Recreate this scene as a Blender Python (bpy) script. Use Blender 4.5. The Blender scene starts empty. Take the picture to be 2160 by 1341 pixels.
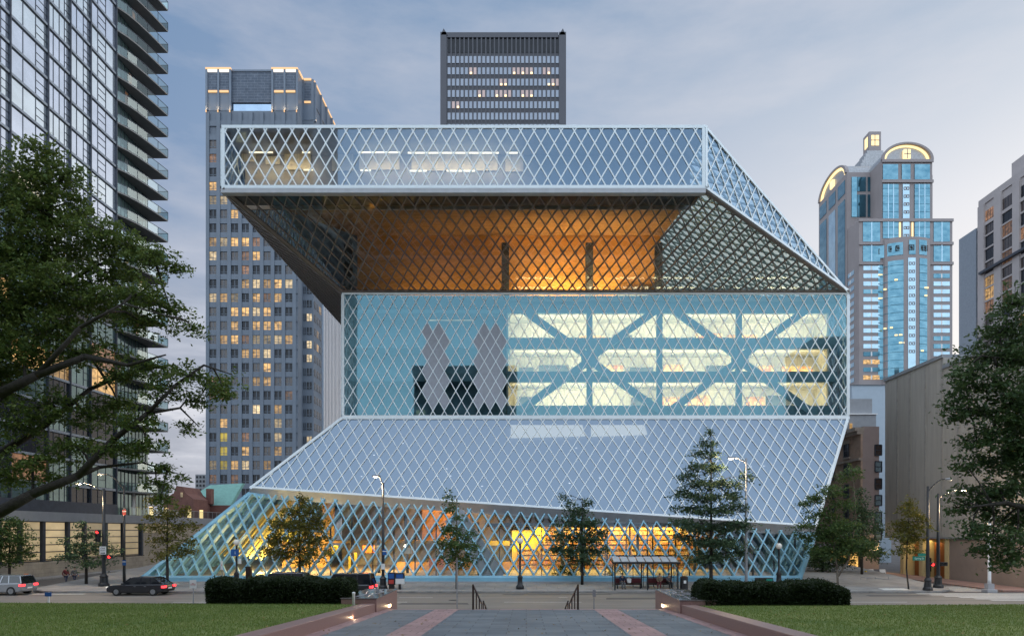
import bpy, math, random
import numpy as np
from mathutils import Vector as V
R = random.Random(7)
S = bpy.context.scene
COL = S.collection
# ------------------------------------------------------------------ view
F, CX, CY, CAMZ = 1440.0, 1110.0, 1120.0, 5.1

def at(px, py, Y):
    return V(((px - CX) * Y / F, Y, CAMZ + (CY - py) * Y / F))
def ax(px, Y): return (px - CX) * Y / F
def az(py, Y): return CAMZ + (CY - py) * Y / F

# ------------------------------------------------------------------ materials
def ramp(nt, fac, stops):
    n = nt.nodes.new('ShaderNodeValToRGB')
    el = n.color_ramp.elements
    while len(el) < len(stops): el.new(0.5)
    for e, (p, c) in zip(el, stops):
        e.position = p; e.color = (*c, 1)
    nt.links.new(fac, n.inputs[0])
    return n.outputs[0]

def coords(nt, scale=(1, 1, 1), kind='Object'):
    t = nt.nodes.new('ShaderNodeTexCoord'); m = nt.nodes.new('ShaderNodeMapping')
    m.inputs['Scale'].default_value = scale
    nt.links.new(t.outputs[kind], m.inputs[0])
    return m.outputs[0]

def noise(nt, scale, detail=4, vec=None, rough=.55, sc3=(1, 1, 1)):
    n = nt.nodes.new('ShaderNodeTexNoise')
    n.inputs['Scale'].default_value = scale; n.inputs['Detail'].default_value = detail
    n.inputs['Roughness'].default_value = rough
    nt.links.new(vec or coords(nt, sc3), n.inputs['Vector'])
    return n.outputs['Fac']

def mat(name, col, rough=.6, metal=0.0, var=.25, scale=1.5, bump=0.0, bscale=20, spec=.5, sc3=(1, 1, 1), col2=None, emit=None, estr=0):
    m = bpy.data.materials.new(name); m.use_nodes = True
    nt = m.node_tree; b = nt.nodes['Principled BSDF']
    b.inputs['Roughness'].default_value = rough; b.inputs['Metallic'].default_value = metal
    b.inputs['Specular IOR Level'].default_value = spec
    if var > 0 or col2:
        c2 = col2 or tuple(c * (1 + var) for c in col)
        c1 = tuple(c * (1 - var) for c in col) if not col2 else col
        f = noise(nt, scale, 6, sc3=sc3, rough=.65)
        nt.links.new(ramp(nt, f, [(.3, c1), (.7, c2)]), b.inputs['Base Color'])
    else:
        b.inputs['Base Color'].default_value = (*col, 1)
    if bump > 0:
        bp = nt.nodes.new('ShaderNodeBump'); bp.inputs['Strength'].default_value = bump
        bp.inputs['Distance'].default_value = .05
        nt.links.new(noise(nt, bscale, 5), bp.inputs['Height']); nt.links.new(bp.outputs[0], b.inputs['Normal'])
    if emit:
        b.inputs['Emission Color'].default_value = (*emit, 1); b.inputs['Emission Strength'].default_value = estr
    return m

def glass(name, tint, refl, fac=.35, rough=.02, wav=0.0, edge=.5):
    """architectural glass sheet: tinted transmission + mirror reflection with fresnel"""
    m = bpy.data.materials.new(name); m.use_nodes = True
    nt = m.node_tree; nt.nodes.clear()
    o = nt.nodes.new('ShaderNodeOutputMaterial'); mx = nt.nodes.new('ShaderNodeMixShader')
    t = nt.nodes.new('ShaderNodeBsdfTransparent'); t.inputs[0].default_value = (*tint, 1)
    g = nt.nodes.new('ShaderNodeBsdfGlossy'); g.inputs['Color'].default_value = (*refl, 1); g.inputs['Roughness'].default_value = rough
    lw = nt.nodes.new('ShaderNodeLayerWeight'); lw.inputs['Blend'].default_value = .35
    ma = nt.nodes.new('ShaderNodeMath'); ma.operation = 'MULTIPLY_ADD'; ma.use_clamp = True
    ma.inputs[1].default_value = edge; ma.inputs[2].default_value = fac
    nt.links.new(lw.outputs['Fresnel'], ma.inputs[0]); nt.links.new(ma.outputs[0], mx.inputs[0])
    nt.links.new(t.outputs[0], mx.inputs[1]); nt.links.new(g.outputs[0], mx.inputs[2])
    if wav > 0:
        bp = nt.nodes.new('ShaderNodeBump'); bp.inputs['Strength'].default_value = wav; bp.inputs['Distance'].default_value = .03
        nt.links.new(noise(nt, .5, 2), bp.inputs['Height']); nt.links.new(bp.outputs[0], g.inputs['Normal'])
    nt.links.new(mx.outputs[0], o.inputs[0])
    return m

def emis(name, col, st, vary=0.0, scale=.8, dark=(.05, .04, .03), bias=.42):
    m = bpy.data.materials.new(name); m.use_nodes = True
    nt = m.node_tree; b = nt.nodes['Principled BSDF']
    b.inputs['Base Color'].default_value = (*dark, 1); b.inputs['Roughness'].default_value = .12
    b.inputs['Emission Strength'].default_value = st
    if vary:
        f = noise(nt, scale, 3, sc3=(1, 1, 1.8))
        oi = nt.nodes.new('ShaderNodeObjectInfo'); ge = nt.nodes.new('ShaderNodeNewGeometry'); ad = nt.nodes.new('ShaderNodeMath'); fr = nt.nodes.new('ShaderNodeMath'); fr.operation = 'FRACT'
        nt.links.new(oi.outputs['Random'], ad.inputs[0]); nt.links.new(ge.outputs['Random Per Island'], ad.inputs[1]); nt.links.new(ad.outputs[0], fr.inputs[0])
        mr = nt.nodes.new('ShaderNodeMath'); mr.operation = 'MULTIPLY_ADD'; mr.inputs[1].default_value = st * 1.5; mr.inputs[2].default_value = st * .25
        nt.links.new(fr.outputs[0], mr.inputs[0]); nt.links.new(mr.outputs[0], b.inputs['Emission Strength'])
        nt.links.new(ramp(nt, f, [(bias - .12, tuple(c * (1 - vary) for c in col)), (bias + .2, col)]), b.inputs['Emission Color'])
    else:
        b.inputs['Emission Color'].default_value = (*col, 1)
    return m

def leafmat(name, a, b_, c):
    m = bpy.data.materials.new(name); m.use_nodes = True
    nt = m.node_tree; b = nt.nodes['Principled BSDF']
    g = nt.nodes.new('ShaderNodeNewGeometry')
    nt.links.new(ramp(nt, g.outputs['Random Per Island'], [(0, a), (.55, b_), (1, c)]), b.inputs['Base Color'])
    b.inputs['Roughness'].default_value = .55; b.inputs['Specular IOR Level'].default_value = .3
    tr = nt.nodes.new('ShaderNodeBsdfTranslucent'); tr.inputs[0].default_value = (*[x * 1.3 for x in c], 1)
    mx = nt.nodes.new('ShaderNodeMixShader'); mx.inputs[0].default_value = .3
    nt.links.new(b.outputs[0], mx.inputs[1]); nt.links.new(tr.outputs[0], mx.inputs[2])
    nt.links.new(mx.outputs[0], nt.nodes['Material Output'].inputs[0])
    return m

def courses(name, c1, c2, mortar, bw, bh, rough=.8, ms=.01, axis='XZ', bump=.3):
    m = bpy.data.materials.new(name); m.use_nodes = True
    nt = m.node_tree; b = nt.nodes['Principled BSDF']; b.inputs['Roughness'].default_value = rough
    t = nt.nodes.new('ShaderNodeTexCoord'); sx = nt.nodes.new('ShaderNodeSeparateXYZ'); cb = nt.nodes.new('ShaderNodeCombineXYZ')
    nt.links.new(t.outputs['Object'], sx.inputs[0])
    if axis == 'SUM':
        ad = nt.nodes.new('ShaderNodeMath'); nt.links.new(sx.outputs[0], ad.inputs[0]); nt.links.new(sx.outputs[1], ad.inputs[1])
        nt.links.new(ad.outputs[0], cb.inputs[0]); nt.links.new(sx.outputs[2], cb.inputs[1])
    elif axis == 'XY':
        nt.links.new(sx.outputs[0], cb.inputs[0]); nt.links.new(sx.outputs[1], cb.inputs[1])
    br = nt.nodes.new('ShaderNodeTexBrick')
    br.inputs['Scale'].default_value = 1; br.inputs['Mortar Size'].default_value = ms
    br.inputs['Brick Width'].default_value = bw; br.inputs['Row Height'].default_value = bh
    br.inputs['Color1'].default_value = (*c1, 1); br.inputs['Color2'].default_value = (*c2, 1); br.inputs['Mortar'].default_value = (*mortar, 1)
    nt.links.new(cb.outputs[0], br.inputs['Vector'])
    mxx = nt.nodes.new('ShaderNodeMix'); mxx.data_type = 'RGBA'; mxx.blend_type = 'MULTIPLY'; mxx.inputs[0].default_value = 1
    nt.links.new(br.outputs['Color'], mxx.inputs[6])
    nt.links.new(ramp(nt, noise(nt, .7, 6, rough=.7), [(.2, (.58, .58, .6)), (.5, (.95, .95, .95)), (.8, (1.25, 1.22, 1.18))]), mxx.inputs[7])
    nt.links.new(mxx.outputs[2], b.inputs['Base Color'])
    bp = nt.nodes.new('ShaderNodeBump'); bp.inputs['Strength'].default_value = bump; bp.inputs['Distance'].default_value = .02
    nt.links.new(br.outputs['Fac'], bp.inputs['Height']); bp.invert = True
    nt.links.new(bp.outputs[0], b.inputs['Normal'])
    return m

M = {}
M['lattice'] = mat('pale_blue_paint', (.80, .89, .95), .35, var=.05, scale=.6)
M['frame'] = mat('pale_frame_paint', (.78, .87, .94), .35, var=.05)
M['bluesteel'] = mat('blue_steel', (.24, .50, .66), .4, var=.08)
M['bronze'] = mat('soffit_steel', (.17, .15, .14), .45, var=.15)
M['fascia'] = mat('fascia_metal', (.44, .46, .50), .55, metal=0.0, var=.1)
M['g_upper'] = glass('upper_glass', (.62, .74, .86), (.37, .55, .77), .24, wav=.05, edge=.35)
M['g_mid'] = glass('middle_glass', (.80, .90, .92), (.31, .63, .77), .24, wav=.05, edge=.35)
M['g_slope'] = glass('slope_glass', (.35, .42, .5), (.26, .335, .425), .66, wav=.05)
M['g_soffit'] = glass('soffit_glass', (.82, .84, .8), (.5, .52, .5), .02, edge=.12)
M['g_low'] = glass('lobby_glass', (.9, .92, .9), (.7, .8, .9), .04, edge=.35)
M['mesh_panel'] = mat('opaque_mesh_panel', (.34, .37, .44), .5, var=.12, scale=3)
M['cream'] = courses('cream_wall', (.80, .75, .62), (.86, .82, .70), (.5, .46, .38), 1.3, 2.6, axis='SUM', ms=.02)
M['tealcore'] = mat('painted_teal_steel', (.15, .28, .34), .5, var=.2)
M['darkcore'] = mat('dark_interior', (.05, .06, .07), .7, var=.3)
M['wood'] = mat('amber_wood_panel', (.66, .36, .10), .6, var=.22, scale=1.0, sc3=(.12, 3, 2.2))
M['plank'] = mat('amber_ceiling_plank', (.34, .21, .085), .7, var=.45, scale=1.2, sc3=(.25, 3.2, 1), bump=.3)
M['concrete'] = mat('raw_concrete', (.36, .36, .38), .85, var=.15, scale=.8)
M['shelfwood'] = mat('shelf_wood', (.45, .26, .08), .6)
M['books'] = courses('book_rows', (.55, .18, .08), (.75, .62, .3), (.08, .06, .04), .22, .36, axis='SUM', ms=.012)
M['strip'] = emis('strip_lamp', (1, .78, .48), 2.6)
M['floorwarm'] = mat('lobby_floor', (.42, .3, .18), .4)
M['yellowpanel'] = mat('yellow_panel', (.8, .62, .08), .5, var=.1)
M['redpanel'] = mat('red_panel', (.45, .05, .04), .5)
M['white'] = mat('white_paint', (.75, .75, .75), .5, var=.08)
M['black'] = mat('black_metal', (.018, .018, .02), .4, var=.2)
M['rail'] = mat('bronze_rail', (.045, .025, .02), .4, metal=.4)
M['galv'] = mat('galvanised_steel', (.3, .31, .33), .45, metal=.5, var=.15)
M['asphalt'] = mat('asphalt', (.11, .10, .095), .75, var=.22, scale=.35, bump=.15, bscale=60)
M['road'] = mat('worn_road', (.215, .188, .162), .65, var=.25, scale=.5, bump=.15, bscale=60, sc3=(.25, 1.6, 1))
M['walk'] = courses('pavement_slabs', (.30, .28, .265), (.34, .32, .30), (.16, .155, .145), 1.8, 1.8, axis='XY', ms=.012, bump=.2)
M['kerb'] = mat('kerb_stone', (.24, .23, .22), .8, var=.3)
M['mark'] = mat('road_paint', (.72, .70, .66), .6, var=.2, scale=4)
M['bluestone'] = courses('dark_pavers', (.105, .125, .145), (.165, .185, .20), (.06, .068, .076), 1.0, .5, axis='XY', ms=.014, bump=.1, rough=.6)
M['pinkgranite'] = courses('pink_pavers', (.30, .185, .18), (.38, .245, .235), (.17, .11, .105), .5, .5, axis='XY', ms=.014, bump=.1, rough=.6)
M['redgranite'] = mat('red_granite', (.235, .14, .125), .4, var=.25, scale=30)
M['polished'] = mat('polished_granite', (.115, .095, .095), .06, var=.3, scale=25, spec=.9)
M['inlay'] = mat('pale_inlay_line', (.48, .5, .55), .2)
M['lawn'] = mat('lawn_turf', (.07, .125, .02), .9, scale=.5, col2=(.21, .235, .07), bump=.6, bscale=40)
M['blade'] = leafmat('grass_blade', (.06, .12, .018), (.11, .18, .03), (.2, .245, .07))
M['soil'] = mat('soil', (.06, .045, .03), .95)
M['bark'] = mat('bark', (.035, .03, .026), .9, var=.4, scale=6, bump=.6, bscale=14)
M['barkpale'] = mat('pale_bark', (.17, .14, .11), .9, var=.3, scale=8, bump=.4)
M['leaf_oak'] = leafmat('oak_leaf', (.025, .06, .014), (.07, .125, .026), (.145, .185, .048))
M['leaf_mid'] = leafmat('street_leaf', (.03, .065, .02), (.065, .125, .038), (.13, .18, .055))
M['leaf_warm'] = leafmat('olive_leaf', (.04, .06, .015), (.10, .115, .02), (.2, .17, .035))
M['leaf_blue'] = leafmat('bluegreen_leaf', (.026, .06, .03), (.06, .11, .055), (.11, .16, .085))
M['leaf_right'] = leafmat('dark_oak_leaf', (.02, .048, .018), (.05, .1, .036), (.105, .15, .06))
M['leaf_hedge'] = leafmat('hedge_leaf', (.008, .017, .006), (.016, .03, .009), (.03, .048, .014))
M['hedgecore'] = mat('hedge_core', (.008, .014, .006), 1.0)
# towers
M['t1'] = mat('pale_precast', (.15, .185, .235), .6, var=.1, scale=.15)
M['t1cap'] = mat('crown_panel', (.15, .19, .25), .4, var=.1, scale=.2)
M['dkglass'] = mat('dark_window_glass', (.016, .02, .028), .06, var=.4, scale=.25, spec=.3)
M['brnglass'] = mat('brown_window_glass', (.05, .035, .032), .1, var=.5, scale=.4, spec=.8)
M['skyglass'] = mat('sky_mirror_glass', (.34, .45, .58), .05, metal=.9, var=.12, scale=.3)
M['fin'] = mat('bright_metal_fin', (.8, .8, .82), .25, metal=.6, var=.04)
M['louvre'] = courses('louvre_grid', (.10, .13, .18), (.12, .15, .2), (.2, .24, .3), 1.9, .75, axis='SUM', ms=.05)
M['w1'] = emis('lit_window_amber', (1.0, .58, .2), .75, .9, .7)
M['w2'] = emis('lit_window_cream', (1.0, .75, .42), .8, .8, .9)
M['w3'] = emis('lit_window_yellow', (.95, .72, .06), .6, .45, .5)
M['w4'] = emis('lit_window_dim', (.55, .27, .14), .45, .95, .8)
M['crownlamp'] = emis('crown_uplight', (1.0, .60, .28), 1.1)
M['crownwhite'] = emis('crown_white_light', (1, .9, .8), 1.3)
M['t2'] = mat('dark_bronze_metal', (.075, .08, .10), .5, var=.08, scale=.1)
M['t2glass'] = mat('grey_mirror_glass', (.24, .265, .31), .12, metal=.85, var=.08, scale=.25)
M['t2glasswarm'] = mat('rosy_mirror_glass', (.34, .27, .26), .12, metal=.85, var=.1, scale=.25, emit=(1, .6, .4), estr=.1)
M['t3'] = mat('mauve_stone', (.30, .27, .275), .7, var=.08, scale=.12)
M['cyan'] = mat('cyan_mirror_glass', (.075, .195, .27), .06, metal=.9, scale=.22, col2=(.20, .37, .45), sc3=(1, 1, 1.8))
M['cyandark'] = mat('deep_cyan_glass', (.06, .16, .22), .05, metal=.7, var=.4, scale=.12)
M['palepane'] = mat('pale_blue_pane', (.40, .56, .66), .08, metal=.8, var=.15, scale=.2)
M['t3roof'] = mat('grey_metal_roof', (.36, .37, .39), .4, metal=.4)
M['goldlamp'] = emis('gold_lamp', (1, .75, .36), 1.6)
M['t4'] = mat('grey_stone_cladding', (.44, .40, .40), .7, var=.08, scale=.2)
M['aggregate'] = mat('exposed_aggregate', (.40, .37, .335), .95, var=.13, scale=.8, bump=.5, bscale=25, sc3=(2.2, 2.2, .22))
M['plaster'] = mat('painted_plaster', (.34, .27, .26), .85, var=.1, scale=.5)
M['brick'] = courses('brown_brick', (.45, .30, .225), (.5, .34, .26), (.4, .33, .28), .6, .18, axis='SUM', ms=.012)
M['trim'] = mat('cream_terracotta', (.36, .3, .26), .8, var=.15)
M['bluewall'] = mat('pale_blue_wall', (.40, .48, .56), .7, var=.05)
M['greywall'] = mat('grey_render', (.27, .28, .3), .8, var=.1)
M['stone'] = courses('pale_stone_blocks', (.40, .335, .26), (.44, .37, .29), (.25, .21, .17), 1.6, .5, axis='SUM', ms=.012)
M['cornice'] = mat('grey_metal_panel', (.25, .26, .28), .5, var=.08)
M['bandgrey'] = mat('grey_spandrel', (.26, .30, .35), .35, metal=.3, var=.1)
M['mull'] = mat('dark_mullion', (.045, .055, .075), .4, metal=.3)
M['condo'] = mat('condo_glass', (.74, .80, .90), .04, metal=.85, var=.1, scale=.35)
M['condo2'] = mat('condo_clear_glass', (.82, .9, .94), .05, metal=.85, var=.1, scale=.35)
M['condog'] = mat('condo_green_glass', (.13, .2, .2), .06, metal=.55, var=.35, scale=.5)
M['slab'] = mat('balcony_concrete', (.2, .2, .2), .8, var=.1)
M['railglass'] = glass('balcony_glass', (.72, .82, .82), (.55, .65, .66), .16)
M['blind'] = emis('blind_lit_window', (.78, .58, .30), .36, .3, .5, dark=(.3, .26, .18))
M['door'] = mat('orange_door', (.33, .105, .03), .5, var=.1)
M['yellowwall'] = mat('pale_yellow_wall', (.62, .5, .26), .7, var=.08)
M['copper'] = mat('verdigris_roof', (.16, .33, .29), .7, var=.15)
M['redbrick'] = courses('red_brick', (.17, .07, .055), (.2, .085, .065), (.13, .09, .08), .5, .16, axis='SUM')
M['signgreen'] = mat('sign_green', (.01, .22, .16), .4, var=0)
M['signblue'] = mat('sign_blue', (.02, .10, .32), .4, var=0)
M['signwhite'] = mat('sign_white', (.75, .75, .74), .4, var=.05)
M['signblack'] = mat('sign_black', (.02, .02, .02), .4, var=0)
M['orange'] = mat('orange_sign', (.8, .2, .03), .5, var=.05)
M['redlamp'] = emis('red_signal', (1, .03, .03), 4)
M['tail'] = emis('tail_light', (1, .04, .05), 3.0)
M['head'] = emis('head_light', (1, .95, .85), 1.0)
M['lamp'] = emis('street_lamp_glow', (1, .78, .5), 14)
M['globe'] = mat('globe_glass', (.75, .72, .66), .25, var=.04, emit=(1, .9, .75), estr=.06)
M['steplamp'] = emis('step_light_glow', (1, .72, .42), 10)
M['carblack'] = mat('black_car_paint', (.012, .013, .018), .12, var=0, spec=.8)
M['cargrey'] = mat('grey_car_paint', (.06, .065, .08), .15, var=0, spec=.8)
M['carsilver'] = mat('silver_car_paint', (.4, .41, .43), .2, metal=.6, var=0)
M['carglass'] = mat('car_glass', (.01, .012, .015), .03, var=0, spec=1)
M['tyre'] = mat('tyre_rubber', (.015, .015, .015), .9)
M['rim'] = mat('alloy_rim', (.35, .35, .36), .3, metal=.8)
M['skin'] = mat('skin', (.42, .26, .19), .6, var=.05)
M['hairdark'] = mat('dark_hair', (.02, .015, .012), .6)
M['navy'] = mat('navy_cloth', (.02, .035, .08), .9)
M['tan'] = mat('tan_cloth', (.30, .22, .15), .9)
M['maroon'] = mat('maroon_cloth', (.12, .025, .03), .9)
M['denim'] = mat('denim', (.04, .05, .09), .9)
M['greycloth'] = mat('grey_cloth', (.14, .14, .15), .9)
M['sheltglass'] = glass('shelter_glass', (.88, .92, .9), (.8, .85, .9), .05)
M['roofpane'] = mat('frosted_roof_pane', (.5, .52, .54), .3, var=.1)

# ------------------------------------------------------------------ mesh helpers
def wloc(o):
    p = V((0, 0, 0))
    while o: p += o.location; o = o.parent
    return p

def link(name, me, parent=None):
    o = bpy.data.objects.new(name, me); COL.objects.link(o)
    if parent: o.parent = parent
    return o

def tag(o, label=None, cat=None, group=None, kind=None):
    if label: o['label'] = label
    if cat: o['category'] = cat
    if group: o['group'] = group
    if kind: o['kind'] = kind
    return o

def thing(name, label, cat, loc=(0, 0, 0), group=None):
    o = bpy.data.objects.new(name, None); COL.objects.link(o); o.location = loc
    o.empty_display_size = .2
    return tag(o, label, cat, group)

class MB:
    def __init__(s): s.v = []; s.f = []; s.mi = []; s.m = 0
    def face(s, pts):
        n = len(s.v); s.v += [tuple(p) for p in pts]; s.f.append(tuple(range(n, n + len(pts)))); s.mi.append(s.m); return s
    def hexa(s, a, b):
        """a: 4 bottom pts, b: 4 top pts"""
        n = len(s.v); s.v += [tuple(p) for p in a] + [tuple(p) for p in b]
        for q in ((3, 2, 1, 0), (4, 5, 6, 7), (0, 1, 5, 4), (1, 2, 6, 5), (2, 3, 7, 6), (3, 0, 4, 7)):
            s.f.append(tuple(n + i for i in q)); s.mi.append(s.m)
        return s
    def box(s, x0, x1, y0, y1, z0, z1):
        return s.hexa([(x0, y0, z0), (x1, y0, z0), (x1, y1, z0), (x0, y1, z0)], [(x0, y0, z1), (x1, y0, z1), (x1, y1, z1), (x0, y1, z1)])
    def bar(s, p, q, w, d, n):
        """bar from p to q; w across (in plane), d along normal n, centred"""
        p, q, n = V(p), V(q), V(n).normalized(); t = (q - p).normalized(); a = n.cross(t).normalized() * (w / 2); b = n * (d / 2)
        return s.hexa([p - a - b, p + a - b, p + a + b, p - a + b], [q - a - b, q + a - b, q + a + b, q - a + b])
    def tube(s, p, q, r0, r1=None, n=8, cap=True):
        r1 = r0 if r1 is None else r1
        p, q = V(p), V(q); t = (q - p)
        if t.length < 1e-6: return s
        t.normalize(); u = t.orthogonal().normalized(); w = t.cross(u)
        k = len(s.v)
        for c, r in ((p, r0), (q, r1)):
            for i in range(n):
                a = 2 * math.pi * i / n; s.v.append(tuple(c + u * (r * math.cos(a)) + w * (r * math.sin(a))))
        for i in range(n):
            j = (i + 1) % n; s.f.append((k + i, k + j, k + n + j, k + n + i)); s.mi.append(s.m)
        if cap:
            s.f.append(tuple(k + i for i in range(n - 1, -1, -1))); s.mi.append(s.m)
            s.f.append(tuple(k + n + i for i in range(n))); s.mi.append(s.m)
        return s
    def path(s, pts, rs, n=8):
        for i in range(len(pts) - 1): s.tube(pts[i], pts[i + 1], rs[i], rs[i + 1], n)
        return s
    def ball(s, c, rx, ry=None, rz=None, n=10, m=6):
        ry = ry or rx; rz = rz or rx; c = V(c); k = len(s.v)
        for i in range(m + 1):
            th = math.pi * i / m
            for j in range(n):
                ph = 2 * math.pi * j / n
                s.v.append((c.x + rx * math.sin(th) * math.cos(ph), c.y + ry * math.sin(th) * math.sin(ph), c.z + rz * math.cos(th)))
        for i in range(m):
            for j in range(n):
                j2 = (j + 1) % n
                s.f.append((k + i * n + j, k + (i + 1) * n + j, k + (i + 1) * n + j2, k + i * n + j2)); s.mi.append(s.m)
        return s
    def prism(s, poly, d):
        """poly: list of 3d pts (planar), extruded by vector d"""
        d = V(d); n = len(poly); k = len(s.v)
        s.v += [tuple(p) for p in poly] + [tuple(V(p) + d) for p in poly]
        s.f.append(tuple(range(k, k + n))); s.mi.append(s.m); s.f.append(tuple(range(k + 2 * n - 1, k + n - 1, -1))); s.mi.append(s.m)
        for i in range(n):
            j = (i + 1) % n; s.f.append((k + j, k + i, k + n + i, k + n + j)); s.mi.append(s.m)
        return s
    def lathe(s, c, prof, n=12):
        c = V(c); k = len(s.v)
        for r, z in prof:
            for i in range(n):
                a = 2 * math.pi * i / n; s.v.append((c.x + r * math.cos(a), c.y + r * math.sin(a), c.z + z))
        for q in range(len(prof) - 1):
            for i in range(n):
                j = (i + 1) % n; s.f.append((k + q * n + i, k + q * n + j, k + (q + 1) * n + j, k + (q + 1) * n + i)); s.mi.append(s.m)
        s.f.append(tuple(k + i for i in range(n - 1, -1, -1))); s.mi.append(s.m)
        t = k + (len(prof) - 1) * n; s.f.append(tuple(t + i for i in range(n))); s.mi.append(s.m)
        return s
    def parts(s):
        up = list(range(len(s.v)))
        def fd(i):
            while up[i] != i: up[i] = up[up[i]]; i = up[i]
            return i
        for f in s.f:
            a = fd(f[0])
            for q in f[1:]: up[fd(q)] = a
        gr = {}
        for f, m in zip(s.f, s.mi): gr.setdefault(fd(f[0]), []).append((f, m))
        for fs in gr.values():
            b = MB(); ix = {}
            for f, m in fs:
                for q in f:
                    if q not in ix: ix[q] = len(b.v); b.v.append(s.v[q])
                b.f.append(tuple(ix[q] for q in f)); b.mi.append(m)
            yield b
    def split(s, name, mats, parent, smooth=False):
        """every separate piece becomes a part of its own"""
        return [b.build(name, mats, parent, smooth) for b in s.parts()]
    def build(s, name, mats, parent=None, smooth=False):
        o0 = wloc(parent) if parent else V((0, 0, 0))
        me = bpy.data.meshes.new(name)
        me.from_pydata([(x - o0.x, y - o0.y, z - o0.z) for x, y, z in s.v], [], s.f)
        if not isinstance(mats, (list, tuple)): mats = [mats]
        for m in mats: me.materials.append(m)
        if len(mats) > 1: me.polygons.foreach_set('material_index', s.mi)
        if smooth: me.polygons.foreach_set('use_smooth', [True] * len(me.polygons))
        me.update()
        return link(name, me, parent)

def bx(name, m, parent, *a):
    return MB().box(*a).build(name, m, parent)

def bevel(o, w=.03, seg=2):
    b = o.modifiers.new('bevel', 'BEVEL'); b.width = w; b.segments = seg; b.limit_method = 'ANGLE'; return o

def copy_tree(o, parent=None):
    c = o.copy(); COL.objects.link(c); c.parent = parent
    for ch in list(o.children): copy_tree(ch, c)
    return c

def arealight(name, loc, sx, sy, power, col, rot=(0, 0, 0), parent=None):
    l = bpy.data.lights.new(name, 'AREA'); l.shape = 'RECTANGLE'; l.size = sx; l.size_y = sy; l.energy = power; l.color = col
    o = bpy.data.objects.new(name, l); COL.objects.link(o); o.location = loc; o.rotation_euler = rot
    return o
def pointlight(name, loc, power, col, r=.1):
    l = bpy.data.lights.new(name, 'POINT'); l.energy = power; l.color = col; l.shadow_soft_size = r
    o = bpy.data.objects.new(name, l); COL.objects.link(o); o.location = loc
    return o

def text_mesh(s, size, m, parent, loc, rot=(math.pi / 2, 0, 0)):
    c = bpy.data.curves.new('lettering', 'FONT'); c.body = s; c.size = size; c.align_x = 'CENTER'; c.align_y = 'CENTER'; c.extrude = .003
    c.materials.append(m)
    tmp = bpy.data.objects.new('lettering', c); me = bpy.data.meshes.new_from_object(tmp); bpy.data.objects.remove(tmp)
    o = bpy.data.objects.new('lettering', me); COL.objects.link(o); o.parent = parent; o.location = V(loc) - wloc(parent); o.rotation_euler = rot
    return o

# ------------------------------------------------------------------ lattice facets
def clip_line(p0, d, poly):
    """clip infinite line p0+t*d (2d) with convex polygon; returns t range"""
    t0, t1 = -1e9, 1e9
    area = sum(poly[i][0] * poly[(i + 1) % len(poly)][1] - poly[(i + 1) % len(poly)][0] * poly[i][1] for i in range(len(poly)))
    sg = 1 if area > 0 else -1
    for i in range(len(poly)):
        a, b = poly[i], poly[(i + 1) % len(poly)]
        ex, ey = b[0] - a[0], b[1] - a[1]; nx, ny = -ey * sg, ex * sg
        den = d[0] * nx + d[1] * ny; num = (p0[0] - a[0]) * nx + (p0[1] - a[1]) * ny
        if abs(den) < 1e-9:
            if num < 0: return None
        else:
            t = -num / den
            if den > 0: t0 = max(t0, t)
            else: t1 = min(t1, t)
    return (t0, t1) if t1 - t0 > .05 else None

def facet(parent, pts, u, lat_mat, glass_mat, p=1.22, h=2.11, w=.12, d=.14, frame=.24, off=(0, 0), lift=.03, glass_back=.012, frame_mat=None, name='lattice', outward=None, skip=()):
    pts = [V(q) for q in pts]; o = pts[0]; u = V(u).normalized()
    n = (pts[1] - pts[0]).cross(pts[2] - pts[0]).normalized()
    if outward is not None and n.dot(V(outward)) < 0: n = -n
    u = (u - n * u.dot(n)).normalized(); v = n.cross(u).normalized()
    if v.z < 0: v = -v
    P2 = [((q - o).dot(u), (q - o).dot(v)) for q in pts]
    b = MB(); x0 = min(q[0] for q in P2); x1 = max(q[0] for q in P2); y0 = min(q[1] for q in P2); y1 = max(q[1] for q in P2)
    for sg in (1, -1):
        dv = V((sg * p / 2, h / 2)).normalized()
        span = (y1 - y0) * p / h
        k0 = int((x0 - span - off[0]) / p) - 2; k1 = int((x1 + span - off[0]) / p) + 2
        for k in range(k0, k1 + 1):
            base = (off[0] + k * p, off[1])
            r = clip_line(base, dv, P2)
            if not r: continue
            a = o + u * (base[0] + dv[0] * r[0]) + v * (base[1] + dv[1] * r[0])
            c = o + u * (base[0] + dv[0] * r[1]) + v * (base[1] + dv[1] * r[1])
            lf = n * (lift + (.004 if sg > 0 else 0) + d / 2 * 0)
            b.bar(a + lf, c + lf, w, d, n)
    L = b.build(name, lat_mat, parent)
    if frame:
        fb = MB(); cen = sum(pts, V()) / len(pts)
        for i in range(len(pts)):
            if i in skip: continue
            a, c = pts[i], pts[(i + 1) % len(pts)]
            e = (c - a).normalized(); inn = (cen - a); inn = (inn - e * inn.dot(e)).normalized() * (frame / 2)
            fb.bar(a + inn + n * (lift + .01 + .004 * (i % 2)), c + inn + n * (lift + .01 + .004 * (i % 2)), frame, d + .04, n)
        fb.build('edge_frame', frame_mat or lat_mat, parent)
    if glass_mat:
        MB().face([q - n * glass_back for q in pts]).build('glass_skin', glass_mat, parent)
    return o, u, v, n

# ================================================================== SETTING: ground
tag(MB().face([(-1500, -1500, -.006), (1500, -1500, -.006), (1500, 1500, -.006), (-1500, 1500, -.006)]).build('ground', M['asphalt']), kind='structure')
tag(MB().face([(-300, 36, 0), (300, 36, 0), (300, 56.5, 0), (-300, 56.5, 0)]).build('road', M['road']), kind='structure')
tag(bx('near_pavement', M['walk'], None, -300, 300, 34.4, 36, -.1, .15), kind='structure')

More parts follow.
